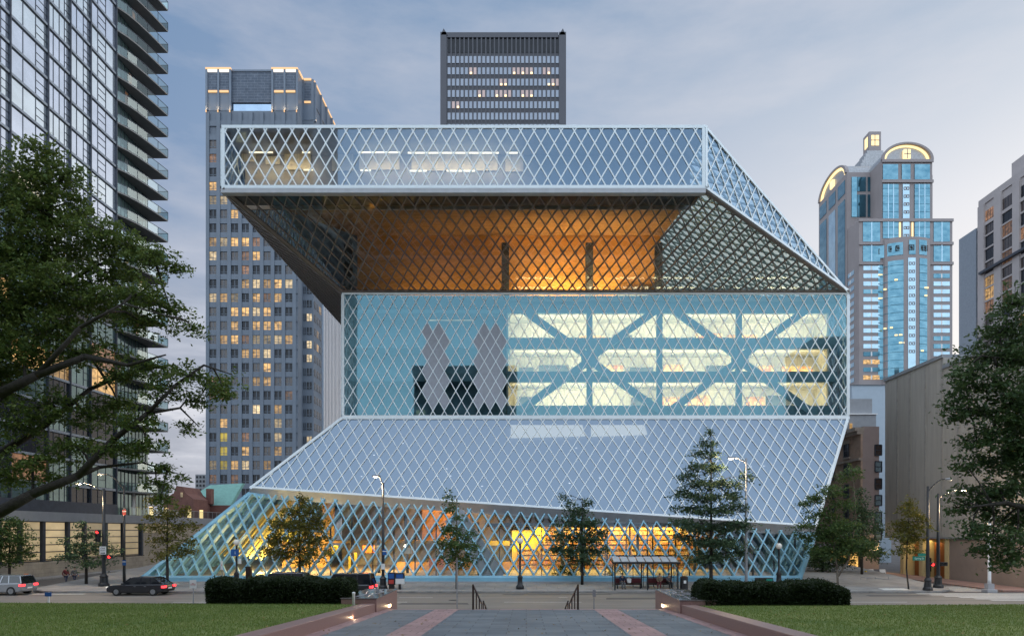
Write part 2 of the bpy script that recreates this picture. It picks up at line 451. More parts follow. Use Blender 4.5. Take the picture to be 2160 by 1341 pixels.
def zw(y): return .15 + max(0, y - 56.5) * .06
def pavement(name, poly, zf, m, kerb=True):
    b = MB(); n = len(poly)
    b.face([(x, y, zf(y)) for x, y in poly])
    for i in range(n):
        (x, y), (x2, y2) = poly[i], poly[(i + 1) % n]
        b.face([(x, y, -.1), (x2, y2, -.1), (x2, y2, zf(y2)), (x, y, zf(y))])
    tag(b.build(name, m), kind='structure')
def corner(cx, cy, r, a0, a1, n=7):
    return [(cx + r * math.cos(math.radians(a0 + (a1 - a0) * i / n)), cy + r * math.sin(math.radians(a0 + (a1 - a0) * i / n))) for i in range(n + 1)]
LP = corner(-39, 59.5, 3, 180, 270) + corner(33.2, 59.5, 3, 270, 360) + [(36.2, 104), (-42, 104)]
pavement('pavement', LP, zw, M['walk'])
kb = MB()
for i in range(len(LP) - 3):
    (x, y), (x2, y2) = LP[i], LP[i + 1]
    kb.bar((x, y, zw(y) - .06), (x2, y2, zw(y2) - .06), .3, .14, (0, 0, 1))
tag(kb.build('kerb', M['kerb']), kind='structure')
M['brickwalk'] = courses('brick_pavement', (.30, .17, .14), (.36, .21, .17), (.25, .2, .18), .4, .2, axis='XY', ms=.01)
tag(bx('side_pavement', M['brickwalk'], None, 40.2, 44, 57.5, 100, -.1, .13), kind='structure')
tag(bx('far_pavement', M['walk'], None, -53.2, -51, 58.5, 118, -.1, .13), kind='structure')
# painted road markings
mk = MB()
for (a, b_) in ((930, 1040), (1100, 1215), (1335, 1400), (1270, 1340)):
    pass
for x0, x1, y in ((-1.6, 4.0, 49.3), (10.2, 16, 49.3), (-13.5, -8.6, 49.3), (22, 27.5, 49.3), (-25.5, -20, 49.3),
                  (-9.8, -7.2, 52.6), (2.5, 3.2, 52.8)):
    mk.face([(x0, y - .07, .004), (x1, y - .07, .004), (x1, y + .07, .004), (x0, y + .07, .004)])
for i in range(6):                       # zebra bars at the right corner
    x0 = 33.5 + i * .0; y0 = 50.5 + i * 1.05
    mk.face([(34.5 - i * .5, y0, .004), (46, y0 - .4, .004), (46, y0 + .1, .004), (34.5 - i * .5, y0 + .42, .004)])
for i in range(5):
    y0 = 58.2 + i * 1.1
    mk.face([(36.6, y0, .004), (40, y0, .004), (40, y0 + .5, .004), (36.6, y0 + .5, .004)])
mk.face([(-41, 55.4, .004), (-36, 55.4, .004), (-36, 55.9, .004), (-41, 55.9, .004)])
for i in range(5):
    mk.face([(-50.5, 57.4 + i * 1.0, .004), (-42.6, 57.4 + i * 1.0, .004), (-42.6, 57.8 + i * 1.0, .004), (-50.5, 57.8 + i * 1.0, .004)])
mk.face([(30.0, 57.2, zw(57.2) + .004), (32.2, 57.2, zw(57.2) + .004), (32.2, 58.2, zw(58.2) + .004), (30.0, 58.2, zw(58.2) + .004)])
pt = MB(); rpt = random.Random(8)
for x, y, w, h in ((-9, 47.6, 5, 1.1), (6, 51.2, 7, 1.3), (-24, 53.4, 6, .9), (19, 47.9, 4, 1.5), (-2, 54.8, 9, .8), (27, 53.6, 5, 1.2)):
    pt.face([(x, y, .002), (x + w, y + .1, .002), (x + w - .2, y + h, .002), (x + .15, y + h - .1, .002)])
tag(pt.build('road_patches', mat('tar_patch', (.10, .092, .085), .8, var=.2)), kind='structure')
mh = MB()
for x, y in ((-5.4, 50.6), (11, 53.2), (-19, 48.2)): mh.lathe((x, y, .003), [(.36, 0), (.36, .006), (.3, .008)], 18)
tag(mh.build('manhole_covers', mat('iron_cover', (.05, .048, .045), .6, metal=.5)), kind='structure')
tag(mk.build('road_markings', M['mark']), kind='structure')

# ---- plaza, steps, lawns
def zp(y): return 3.31 - .045 * y
def zl(y): return zp(y) + .28
def strip(b, x0, x1, y0, y1, zf, lift=0.0, xa=None, xb=None):
    xa = x0 if xa is None else xa; xb = x1 if xb is None else xb
    b.face([(x0, y0, zf(y0) + lift), (x1, y0, zf(y0) + lift), (xb, y1, zf(y1) + lift), (xa, y1, zf(y1) + lift)])
pb = MB(); strip(pb, -6.4, 6.4, -8, 26, zp); pb.face([(-6.4, 26, zp(26)), (6.4, 26, zp(26)), (6.4, 26, 0), (-6.4, 26, 0)])
tag(pb.build('plaza', M['bluestone']), kind='structure')
pk = MB()
for sgn in (-1, 1):
    strip(pk, sgn * 2.56, sgn * 3.43, -8, 25.7, zp, .004)
    strip(pk, sgn * 4.98, sgn * 6.0, -8, 25.7, zp, .004)
strip(pk, -5.4, 5.4, 25.7, 26.0, zp, .004)
tag(pk.build('plaza_bands', M['pinkgranite']), kind='structure')
st = MB(); n = 14
for i in range(n):
    z1 = zp(26) - (i + 1) * (zp(26) - .15) / (n + 1)
    st.box(-5.35, 5.35, 26 + i * .6, 26 + (i + 1) * .6, -.1, z1)
tag(st.build('steps', M['redgranite']), kind='structure')
for sgn, nm, yfar in ((-1, 'lawn', 27.0), (1, 'lawn', 25.6)):
    b = MB(); xs = sgn * 5.85
    ye = 24.4 if sgn < 0 else 23.6
    xm, xo = sgn * 14, sgn * 60
    b.face([(xs, -8, zl(-8)), (xo, -8, zl(-8)), (xo, yfar + 1, zl(yfar + 1)), (xm, ye + .6, zl(ye + .6)), (xs, ye, zl(ye))])
    b.face([(xs, ye, zl(ye)), (xm, ye + .6, zl(ye + .6)), (xm, ye + .6, 0), (xs, ye, 0)])
    b.face([(xm, ye + .6, zl(ye + .6)), (xo, yfar + 1, zl(yfar + 1)), (xo, yfar + 1, 0), (xm, ye + .6, 0)])
    tag(b.build(nm, M['lawn']), kind='structure')
# planting bed below the lawns, to the pavement
tag(bx('planting_bed', M['soil'], None, -300, -6.6, 24.0, 34.4, -.1, .3), kind='structure')
tag(bx('planting_bed', M['soil'], None, 6.6, 300, 24.0, 34.4, -.1, .3), kind='structure')
# grass blades
def blades(n):
    v = np.zeros((n, 3, 3), np.float32); rs = np.random.RandomState(3)
    sg = np.where(rs.rand(n) < .55, -1, 1)
    y = 10 + 15.5 * rs.rand(n) ** .8
    x = sg * (5.95 + rs.rand(n) ** 1.0 * (.80 * y))
    ok = y < np.where(sg < 0, 24.35, 23.55) + (np.abs(x) - 5.9) * .07
    x, y = x[ok], y[ok]; n = len(x); v = v[:n]
    z = 3.31 - .045 * y + .28 - .004
    a = rs.rand(n) * 6.283; w = .007 + .007 * rs.rand(n); h = .025 + .035 * rs.rand(n)
    v[:, 0] = np.stack([x - w * np.cos(a), y - w * np.sin(a), z], 1); v[:, 1] = np.stack([x + w * np.cos(a), y + w * np.sin(a), z], 1)
    v[:, 2] = np.stack([x + .02 * (rs.rand(n) - .5) * 2, y + .02 * (rs.rand(n) - .5) * 2, z + h], 1)
    me = bpy.data.meshes.new('grass'); me.vertices.add(n * 3); me.loops.add(n * 3); me.polygons.add(n)
    me.vertices.foreach_set('co', v.reshape(-1)); me.loops.foreach_set('vertex_index', np.arange(n * 3, dtype=np.int32))
    me.polygons.foreach_set('loop_start', np.arange(0, n * 3, 3, dtype=np.int32)); me.polygons.foreach_set('loop_total', np.full(n, 3, np.int32))
    me.update(calc_edges=True); me.materials.append(M['blade'])
    tag(link('grass', me), 'short mown green grass of the two lawns beside the plaza', 'grass', kind='stuff')
blades(150000)

# granite kerb walls and end blocks of the plaza
for sgn, side in ((-1, 'left'), (1, 'right')):
    ye = 24.4 if sgn < 0 else 23.75
    b = MB(); x0, x1 = sgn * 5.4, sgn * 5.9
    a_ = min(x0, x1); c_ = max(x0, x1)
    b.hexa([(a_, -8, zp(-8) - .5), (c_, -8, zp(-8) - .5), (c_, ye, zp(ye) - .5), (a_, ye, zp(ye) - .5)],
           [(a_, -8, zl(-8) + .03), (c_, -8, zl(-8) + .03), (c_, ye, zl(ye) + .03), (a_, ye, zl(ye) + .03)])
    w = bevel(b.build('kerb_wall', M['redgranite']), .02)
    tag(w, 'low red granite kerb wall edging the %s lawn along the plaza' % side, 'kerb wall')
    bl = thing('granite_block', ('low polished granite block with map lines beside the left hedge' if sgn < 0 else
               'low polished granite block with map lines beside the right hedge'), 'granite block', (sgn * 6, 26, .15), 'granite blocks flanking the steps')
    xa, xb = (5.35, 6.62)
    b = MB(); b.box(*(sorted((sgn * xa, sgn * xb))), ye, 28.3, .15, 2.68); bevel(b.build('plinth', M['redgranite'], bl), .015)
    b = MB(); b.box(*(sorted((sgn * (xa - .02), sgn * (xb + .02)))), ye - .02, 28.32, 2.682, 2.72); bevel(b.build('polished_top', M['polished'], bl), .008)
    b = MB(); rr = random.Random(5)
    for k in range(2):                   # pale map-like inlay lines
        x = xa + .4 + .45 * k; y = ye + .5; pts = []
        while y < 28.0:
            pts.append(V((sgn * (x + rr.uniform(-.14, .14)), y, 2.7235))); y += rr.uniform(.3, .7)
        for p, q in zip(pts, pts[1:]): b.bar(p, q, .03, .004, (0, 0, 1))
    for k in range(4):
        y = ye + .9 + k * .9; b.bar((sgn * (xa + .3), y, 2.7235), (sgn * (xb - .3), y + rr.uniform(-.5, .5), 2.7235), .04, .003, (0, 0, 1))
    b.build('map_inlay', M['inlay'], bl)
    lt = thing('wall_light', 'small glowing wall light in the %s granite block' % side, 'wall light', (sgn * 5.33, 26.6, 2.2), 'lights in the granite blocks')
    MB().box(*(sorted((sgn * 5.345, sgn * 5.30))), 26.5, 26.75, 2.16, 2.27).build('lens', M['steplamp'], lt)
    MB().box(*(sorted((sgn * 5.348, sgn * 5.29))), 26.46, 26.79, 2.275, 2.30).build('hood', M['rail'], lt)
    pointlight('wall_light_lamp', (sgn * 5.22, 26.6, 2.2), 1.5, (1, .7, .4), .03)

# ground lights in the outer pink bands
GL = [(780, 1290), (733, 1306), (650, 1330), (1438, 1290), (1486, 1303), (1568, 1328)]
NM = ['farthest', 'middle', 'nearest']
for i, (px, py) in enumerate(GL):
    Y = 1.79 / ((py - CY) / F - .045); x = ax(px, Y); z = zp(Y)
    t = thing('ground_light', '%s small glowing ground light along the %s kerb wall' % (NM[i % 3], 'left' if i < 3 else 'right'), 'ground light', (x, Y, z), 'ground lights in the plaza paving')
    b = MB(); b.lathe((x, Y, z + .004), [(.11, 0), (.11, .012), (.085, .03)], 14); b.build('housing', M['rail'], t)
    sg = 1 if i < 3 else -1
    b = MB(); b.box(min(x + sg * .03, x + sg * .10), max(x + sg * .03, x + sg * .10), Y - .05, Y + .05, z + .012, z + .034); b.build('lens', M['steplamp'], t)
    pointlight('ground_light_lamp', (x + sg * .22, Y - .02, z + .07), 2.2, (1, .7, .42), .02)

# handrails
for sgn, nm in ((-1, 'left'), (1, 'right')):
    x = sgn * 1.95
    if sgn < 0: x = ax(998, 25.8)
    else: x = ax(1219, 25.8)
    t = thing('handrail', 'dark bronze handrail descending the steps on the %s side' % nm, 'handrail', (x, 25.8, zp(25.8)), 'handrails on the plaza steps')
    zt = lambda y: zp(25.8) + .93 - max(0, (y - 25.8)) * .245
    b = MB(); b.bar((x, 25.72, zt(25.8)), (x, 31.0, zt(31.0)), .05, .06, (0, 0, 1)); b.build('rail', M['rail'], t)
    for y in (25.8, 27.5, 29.2, 30.9):
        b = MB(); w = .045 if y > 26 else .07; b.box(x - w / 2, x + w / 2, y - w / 2, y + w / 2, max(.1, zt(y) - 1.2) if y > 26 else zp(25.8), zt(y)); b.build('post', M['rail'], t)
    t = thing('handrail', 'shorter dark bronze handrail low on the steps beyond the %s rail' % nm, 'handrail', (x, 32.0, .9), 'handrails on the plaza steps')
    b = MB(); b.bar((x, 31.9, 1.84), (x, 35.3, .98), .05, .06, (0, 0, 1)); b.build('rail', M['rail'], t)
    for y in (32.0, 33.6, 35.2):
        zt2 = 1.84 - (y - 31.9) * .253; b = MB(); b.box(x - .022, x + .022, y - .022, y + .022, max(.1, zt2 - 1.1), zt2); b.build('post', M['rail'], t)

# ================================================================== LIBRARY
lib = thing('glass_library', 'faceted glass and steel library with diamond lattice skin and cantilevered top', 'library', (0, 70, .4))
# key dims
YT, ZT1, ZT0 = 62.0, az(265, 62.0), az(398, 62.0)
XT0, XT1 = ax(468, YT), ax(1487, YT)
YM, ZM1, ZM0 = 73.0, az(616, 73.0), az(880, 73.0)
XM0, XM1 = ax(722, YM), ax(1790, YM)
YB = 103.0
LT, FR = M['lattice'], M['frame']
# top box
facet(lib, [(XT0, YT, ZT0), (XT1, YT, ZT0), (XT1, YT, ZT1), (XT0, YT, ZT1)], (1, 0, 0), LT, M['g_upper'], w=.112, d=.08, frame=.28, off=(.3, .95), outward=(0, -1, 0))
facet(lib, [(XT0, YB, ZT0), (XT0, YT, ZT0), (XT0, YT, ZT1), (XT0, YB, ZT1)], (0, 1, 0), LT, M['g_upper'], outward=(-1, 0, 0))
# vertical corner triangle on the right
facet(lib, [(XT1, YT, ZT0), (XM1, YM, ZM1), (XT1, YT, ZT1)], (1, .6, 0), LT, M['g_upper'], w=.09, d=.08, frame=.24, off=(.1, .95), outward=(.5, -1, 0))
# sloping right flank (seen from inside through the soffit): deep ribs
facet(lib, [(XT1, YT, ZT1), (XM1, YM, ZM1), (XM1, YB, ZM1), (XT1, YB, ZT1)], (0, 1, 0), mat('grey_green_rib', (.22, .27, .25), .5), glass('flank_glass', (.92, 1.0, .96), (.8, .9, .9), .06, edge=.2), w=.12, d=.17, frame=.3, lift=-.15, outward=(.5, 0, 1))
# soffit, front
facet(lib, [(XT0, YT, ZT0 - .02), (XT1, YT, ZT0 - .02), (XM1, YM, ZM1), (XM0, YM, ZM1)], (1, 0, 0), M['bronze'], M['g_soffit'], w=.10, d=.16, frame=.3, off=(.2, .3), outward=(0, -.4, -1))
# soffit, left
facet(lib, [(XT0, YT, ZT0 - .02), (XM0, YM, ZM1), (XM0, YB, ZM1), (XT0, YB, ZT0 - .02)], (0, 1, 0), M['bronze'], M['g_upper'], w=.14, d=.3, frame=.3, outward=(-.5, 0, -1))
# middle box
facet(lib, [(XM0, YM, ZM0), (XM1, YM, ZM0), (XM1, YM, ZM1 - .05), (XM0, YM, ZM1 - .05)], (1, 0, 0), LT, M['g_mid'], w=.085, d=.08, frame=.22, off=(.55, -.35), outward=(0, -1, 0))
facet(lib, [(XM1, YM, ZM0), (XM1, YB, ZM0), (XM1, YB, ZM1), (XM1, YM, ZM1)], (0, 1, 0), LT, M['g_mid'], outward=(1, 0, 0))
facet(lib, [(XM0, YM, ZM0), (XM0, YB, ZM0), (XM0, YB, ZM1), (XM0, YM, ZM1)], (0, 1, 0), LT, M['g_mid'], outward=(-1, 0, 0))
# lower slope
SL = .42
def yslope(z): return YM - SL * (ZM0 - z)
def onslope(px, py):
    k = (CY - py) / F      # z = CAMZ + k*Y ; Y = YM - SL*(ZM0 - z)
    Y = (YM - SL * (ZM0 - CAMZ)) / (1 - SL * k); return at(px, py, Y)
E0, E1 = onslope(527, 1029), onslope(1722, 1111)
A0, A1 = V((XM0, YM, ZM0)), V((XM1, YM, ZM0))
facet(lib, [E0, E1, A1, A0], (1, 0, 0), LT, M['g_slope'], w=.085, d=.08, frame=.22, off=(.1, .4), outward=(0, -1, .8))
facet(lib, [E0, A0, (XM0, YB, ZM0), (E0.x, YB, E0.z)], (0, 1, 0), LT, M['g_slope'], outward=(-1, 0, 1))
facet(lib, [E1, (E1.x, YB, E1.z), (XM1, YB, ZM0), A1], (0, 1, 0), LT, M['g_slope'], outward=(1, 0, -.4))
# fascia band under the slope
fb = MB(); dn = V((0, .55, -.95))
nS = (E1 - E0).cross(A0 - E0).normalized(); nS = nS if nS.y < 0 else -nS
fb.hexa([E0 + dn + V((0, 0, 0)), E1 + dn, E1 + dn + V((0, 2.2, .3)), E0 + dn + V((0, 2.2, .3))], [E0 + nS * .1, E1 + nS * .1, E1 + V((0, 2.2, .3)), E0 + V((0, 2.2, .3))])
fb.build('fascia', M['fascia'], lib)
fb = MB(); u_ = V((0, 0, 1))                # upper edge band of the cantilever
fb.box(XT0 - .05, XT1 + .05, YT - .12, YT + .5, ZT0 - .42, ZT0 - .03); fb.build('fascia', M['fascia'], lib)
fb = MB(); fb.box(XM0 - .05, XM1 + .05, YM - .16, YM + .3, ZM0 - .22, ZM0 - .01); fb.build('fascia', FR, lib)
# ground lattice
B0, B1 = at(300, 1220, 62.3), at(1686, 1223, 62.3); B0.z = B1.z = .78
T0, T1 = at(527, 1041, 65.6), at(1720, 1124, 64.0)
# keep it planar: fit T1's depth on plane (B0,B1,T0)
pn = (B1 - B0).cross(T0 - B0)
k = (V((0, 0, CAMZ)) - B0).dot(pn); ray = V(((1720 - CX) / F, 1, (CY - 1124) / F)); tt = -k / ray.dot(pn); T1 = V((0, 0, CAMZ)) + ray * tt
facet(lib, [B0, B1, T1, T0], (1, 0, 0), M['bluesteel'], M['g_low'], w=.115, d=.42, frame=.22, off=(.35, .35), lift=0, glass_back=.4, outward=(0, -1, .3), skip=(2,))
facet(lib, [B0, T0, (T0.x, YB, T0.z), (B0.x, YB, .78)], (0, 1, 0), M['bluesteel'], M['g_low'], w=.115, d=.42, frame=.25, lift=0, glass_back=.4, outward=(-1, 0, .5))
facet(lib, [B1, (B1.x, YB, .78), (T1.x, YB, T1.z), T1], (0, 1, 0), M['bluesteel'], M['g_low'], w=.115, d=.42, frame=.25, lift=0, glass_back=.4, outward=(1, 0, -.1))
bb = MB(); bb.box(B0.x - .2, B1.x + .2, 62.05, 62.5, .2, .86); bb.build('base_beam', M['bluesteel'], lib)
bb = MB(); bb.box(B0.x - .1, B1.x + .1, 61.9, 103, -.1, .56); bb.build('base_slab', M['concrete'], lib)
bb = MB(); bb.box(B0.x + .4, B1.x - .3, 63.2, 103, .565, .6); bb.build('lobby_floor', M['floorwarm'], lib)
# roofs and rear closing
bb = MB(); bb.box(XT0, XT1, YT + .15, YB, ZT1 - .25, ZT1 - .05); bb.build('roof', M['fascia'], lib)
bb = MB(); bb.box(XT0, XM1, YB, YB + .3, .5, ZT1 - .06); bb.build('rear_wall', M['concrete'], lib)

# --- interior of the top box
bb = MB(); bb.box(XT0 + .3, XT1 - .3, YT + 4.4, YT + 4.6, ZT0 + .2, ZT1 - .3); bb.build('partition', M['concrete'], lib)
bb = MB(); bb.box(XT0 + .3, XT1 - .3, YT + .5, YT + 2.6, ZT0 - .28, ZT0 + .15); bb.build('floor_slab', M['darkcore'], lib)
bb = MB()
for a, c, py in ((525, 575, 321), (637, 654, 321), (757, 843, 321), (860, 1052, 322), (1068, 1092, 322), (640, 660, 358), (760, 782, 359), (862, 900, 360), (942, 1002, 360)):
    p, q = at(a, py, YT + 3.0), at(c, py, YT + 3.0); bb.box(p.x, q.x, p.y, p.y + .1, p.z - .06, p.z + .06)
bb.split('strip_lamp', M['strip'], lib)
bb = MB()
for a, c, y0, y1 in ((757, 843, 306, 358), (868, 1050, 308, 360), (1066, 1104, 312, 362), (560, 590, 330, 346), (505, 540, 306, 340), (600, 655, 320, 358), (700, 745, 320, 360)):
    p, q = at(a, y1, YT + 4.2), at(c, y0, YT + 4.2); bb.box(p.x, q.x, p.y, p.y + .12, p.z, q.z)
bb.split('wall_panel', M['cream'], lib)
for a, c in ((760, 1095), (500, 660)):
    p, q = at(a, 318, YT + 2.2), at(c, 318, YT + 2.2)
    arealight('office_strip_light', ((p.x + q.x) / 2, YT + 2.6, ZT1 - 1.7), q.x - p.x, .5, 240 if a > 700 else 150, (1, .66, .32), (math.radians(55), 0, 0))
# --- reading room behind the soffit: amber wall + plank ceiling
YW = 77.5
bb = MB(); bb.box(XM0 + .5, XT1 - 1.0, YW, YW + .3, ZM1 - .5, ZM1 + 8.6); bb.build('timber_wall', M['wood'], lib)
bb = MB(); bb.hexa([(XT0 + 1.5, YT + 1.2, ZT0 + .0), (XT1 - .7, YT + 1.2, ZT0 + .0), (XT1 - .8, YW + .2, ZM1 + 8.0), (XM0 + .5, YW + .2, ZM1 + 8.0)],
                   [(XT0 + 1.5, YT + 1.2, ZT0 + .12), (XT1 - .7, YT + 1.2, ZT0 + .12), (XT1 - .8, YW + .2, ZM1 + 8.3), (XM0 + .5, YW + .2, ZM1 + 8.3)])
bb.build('plank_ceiling', M['plank'], lib)
bb = MB()
for px in (735, 1066, 1243, 1389):
    p = at(px, 560, YW - 1.2); bb.box(p.x - .42, p.x + .42, p.y - .2, p.y + .2, ZM1 - .4, ZM1 + 6.6)
bb.split('pillar', M['darkcore'], lib)
bb = MB(); bb.box(XM0 + .3, XM1 - .3, YM + .3, YB, ZM1 - .55, ZM1 - .3); bb.build('floor_slab', M['darkcore'], lib)
bb = MB(); bb.box(ax(1300, YW - 1), ax(1385, YW - 1), YW - 1.8, YW - 1.2, ZM1 - .3, ZM1 + 1.2); bb.build('counter', M['darkcore'], lib)
arealight('reading_room_light', (ax(1240, 76), YW - 2.6, ZM1 + .1), 13, 1.0, 2200, (1, .62, .26), (math.radians(150), 0, 0))
arealight('reading_room_light', (ax(960, 76), YW - 2.6, ZM1 + .1), 12, 1.0, 230, (1, .62, .28), (math.radians(150), 0, 0))

# --- middle box: floors, columns, X braces, lit rooms
YS = 74.6; s_ = F / YS
XL0, XL1 = ax(1075, YS), ax(1745, YS)
zf = lambda py: az(py, YS)
bb = MB()
for y0, y1 in ((616, 660), (712, 735), (783, 805), (855, 886)):
    bb.box(XL0 - .3, XM1 - .5, YS, YS + 7.5, zf(y1), zf(y0) - (.6 if y0 == 616 else 0))
bb.split('floor_slab', M['tealcore'], lib)
bb = MB()
for px in (1243, 1390, 1557):
    bb.box(ax(px, YS) - .32, ax(px, YS) + .32, YS - .35, YS - .02, ZM0 + .1, ZM1 - .6)
bb.split('column', M['tealcore'], lib)
for px in (1243, 1557):
    bb = MB(); xn, zn = ax(px, YS), zf(760)
    bb.box(xn - .9, xn + .9, YS - .72, YS - .36, zn - .9, zn + .9)
    for sx in (-1, 1):
        for sz in (-1, 1):
            bb.bar((xn + sx * .5, YS - .55 + .01 * sx, zn + sz * .5), (xn + sx * 7.6, YS - .55 + .01 * sx, zn + sz * 5.6), .8, .3, (0, 1, 0))
    bb.build('brace', M['tealcore'], lib)
bb = MB(); bb.box(XL0 - .3, XL1 + .1, YS + 3.4, YS + 3.6, zf(884), ZM1 - .6); bb.split('room_wall', M['cream'], lib)
bb = MB(); bb.box(XL0 - .32, XL0 - .12, YS + .01, YS + 3.4, ZM0, ZM1 - .6); bb.box(XL1, XL1 + .2, YS + .01, YS + 3.4, ZM0, ZM1 - .6); bb.split('room_wall', M['cream'], lib)
bb = MB()
for py in (660, 735, 805): bb.box(XL0, XL1, YS + .12, YS + 3.4, zf(py) - .06, zf(py) - .01)
bb.split('room_ceiling', M['cream'], lib)
for py, pb_ in ((660, 712), (735, 783), (805, 855)):
    arealight('reading_floor_light', ((XL0 + XL1) / 2, YS + .5, zf(py) - .2), XL1 - XL0 - 1, .5, 600, (1, .79, .49), (math.radians(58), 0, 0))
    arealight('reading_floor_light', ((XL0 + XL1) / 2, YS + .4, zf(pb_) + .15), XL1 - XL0 - 1, .4, 740, (1, .79, .49), (math.radians(142), 0, 0))  # unseen uplight added behind the slab edge to brighten ceiling and wall
rbk = random.Random(17)
for py, hh in ((712, .75), (783, .95), (855, 1.5)):          # low shelving along the rear wall of each floor
    x = XL0 + 1
    while x < XL1 - 2:
        w = rbk.uniform(1.6, 3.4)
        if rbk.random() < .75:
            h = hh * rbk.uniform(.7, 1.1); bb = MB(); bb.box(x, x + w, YS + 1.1, YS + 1.5, zf(py), zf(py) + h)
            bb.build('shelf_unit', M['books'] if rbk.random() < .6 else M['darkcore'], lib)
        x += w + rbk.uniform(.2, 1.2)
bb = MB()
for py in (626, 634):
    for a, c in ((1085, 1220), (1260, 1355), (1400, 1490), (1570, 1700)):
        p, q = at(a, py, YS - .3), at(c, py, YS - .3); bb.box(p.x, q.x, YS - .32, YS - .28, p.z - .05, p.z + .05)
bb.split('strip_lamp', M['strip'], lib)
# dim rooms on the left part and behind the right end
bb = MB(); bb.box(XM0 + .3, XL0 - .4, YS + 2.2, YS + 2.4, ZM0 + .1, ZM1 - .6); bb.build('partition', M['tealcore'], lib)
bb = MB()
for y0, y1 in ((655, 662), (712, 735), (783, 805), (858, 886)):
    bb.box(XM0 + .3, XL0 - .4, YS - .3, YS + 2.2, zf(y1), zf(y0))
bb.split('floor_slab', M['tealcore'], lib)
bb = MB(); bb.box(XL1 + .25, XM1 - .3, YS + 3.2, YS + 3.4, ZM0 + .1, ZM1 - .6); bb.build('partition', M['darkcore'], lib)
bb = MB()
for a, c, y0, y1 in ((905, 1000, 666, 676), (820, 838, 785, 800), (752, 780, 786, 790)):
    p, q = at(a, y1, YS + 2.1), at(c, y0, YS + 2.1); bb.box(p.x, q.x, p.y, p.y + .05, p.z, q.z)
bb.split('lit_opening', M['w2'], lib)
# opaque mesh diamonds in the middle skin: the W shaped group
p_, h_ = 1.22, 2.11
ox, oz = XM0 + .55, ZM0 - .35
def diamond(i, j, row):
    """lattice cell: column i (half steps with row)"""
    cx = ox + (i + .5 * (j % 2)) * p_; cz = oz + (j + 0) * h_ / 2
    return [(cx - p_ / 2, YM - .02, cz), (cx, YM - .02, cz - h_ / 2), (cx + p_ / 2, YM - .02, cz), (cx, YM - .02, cz + h_ / 2)]
for cxp, c0, c1 in ((920, 687, 852), (1034, 687, 852)):
    X = ax(cxp, YM); mb = MB()
    for j in range(0, 14):
        cz = oz + j * h_ / 2
        py = CY - (cz - CAMZ) * F / YM
        if not (c0 <= py - 12 and py + 12 <= c1 + 8): continue
        hw = 1.3 if cxp < 1000 else 1.75
        for i in range(-3, 50):
            cx = ox + (i + .5 * ((j + 1) % 2)) * p_
            if abs(cx - X) < hw:
                mb.face([(cx - p_ / 2, YM - .015, cz), (cx, YM - .015, cz - h_ / 2), (cx + p_ / 2, YM - .015, cz), (cx, YM - .015, cz + h_ / 2)])
    mb.build('opaque_panel', M['mesh_panel'], lib)
# room light below the middle box, put in as self-glowing wall patches
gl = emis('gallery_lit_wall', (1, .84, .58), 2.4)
for xa, xb, ya, yb in ((1077, 1236, 888, 915), (1248, 1368, 888, 912)):       # glowing patches just inside the slope
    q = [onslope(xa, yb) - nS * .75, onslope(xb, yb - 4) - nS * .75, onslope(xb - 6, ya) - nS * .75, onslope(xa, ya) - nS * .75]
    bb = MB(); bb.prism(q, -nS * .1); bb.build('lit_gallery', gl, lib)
rdl = random.Random(6); bb = MB()
for k in range(26):                                   # small downlights behind the slope
    q = onslope(rdl.uniform(760, 1700), rdl.uniform(900, 1050)) - nS * .5; bb.ball(q, .11, .11, .05, 8, 4)
o = bb.build('downlights', emis('downlight', (1, .9, .8), 5), lib); o['kind'] = 'stuff'
# backing sheet added behind the slope glass to darken the view inside
bb = MB(); li = [E0 - nS * 1.0 + V((1.6, 0, .3)), E1 - nS * 1.0 + V((-.6, 0, .3)), A1 - nS * 1.0 + V((-.5, 0, -.3)), A0 - nS * 1.0 + V((.3, 0, -.3))]; bb.hexa(li, [q - nS * .2 for q in li]); bb.build('inner_liner', M['greywall'], lib)

# --- lobby interior
YL = 72.5
bb = MB(); bb.box(ax(700, YL), B1.x - 2.5, YL + 4, YL + 4.2, .6, 12); bb.build('lobby_wall', M['concrete'], lib)
bb = MB(); bb.box(ax(880, YL), ax(985, YL), YL + 3.4, YL + 3.9, 4.0, 9.6); bb.box(ax(585, YL), ax(690, YL), YL + 1.4, YL + 1.6, .6, 5.0); bb.box(ax(675, YL), ax(700, YL), YL + .8, YL + 1.1, 4.4, 8.5); bb.split('amber_wall', M['wood'], lib)
bb = MB(); bb.box(ax(840, YL), ax(1080, YL), YL - 1, YL - .6, .6, 1.9); bb.build('counter', M['wood'], lib)
bb = MB(); bb.box(ax(1080, YL), ax(1160, YL), YL + .2, YL + .5, .6, 5.2); bb.build('yellow_wall', M['yellowpanel'], lib)
bb = MB(); bb.box(ax(1330, YL), ax(1390, YL), YL + 2.2, YL + 2.5, 4.4, 6.6); bb.build('red_wall', M['redpanel'], lib)
bb = MB(); bb.box(ax(1030, YL), B1.x - 3, 66.5, YL + 4, 5.6, 5.9); bb.build('mezzanine_slab', M['darkcore'], lib)
bb = MB(); bb.box(ax(690, YL), ax(1030, YL), 69.5, YL + 4, 3.9, 4.15); bb.build('mezzanine_slab', M['shelfwood'], lib)
bb = MB()
for px in (1225, 1345, 1465, 1585):
    x = ax(px, 70); bb.tube((x, 70, .6), (x, 70, 5.6), .16, n=10)
for px in (745, 800, 860, 1190):
    x = ax(px, 69); bb.tube((x, 69, .6), (x - .5, 70.2, 6.5 if px > 900 else 8.2), .16, n=10)
bb.split('lobby_column', M['darkcore'], lib)
bb = MB(); p, q = at(957, 1085, 66.4), at(1048, 1222, 64.6); q.z = .6
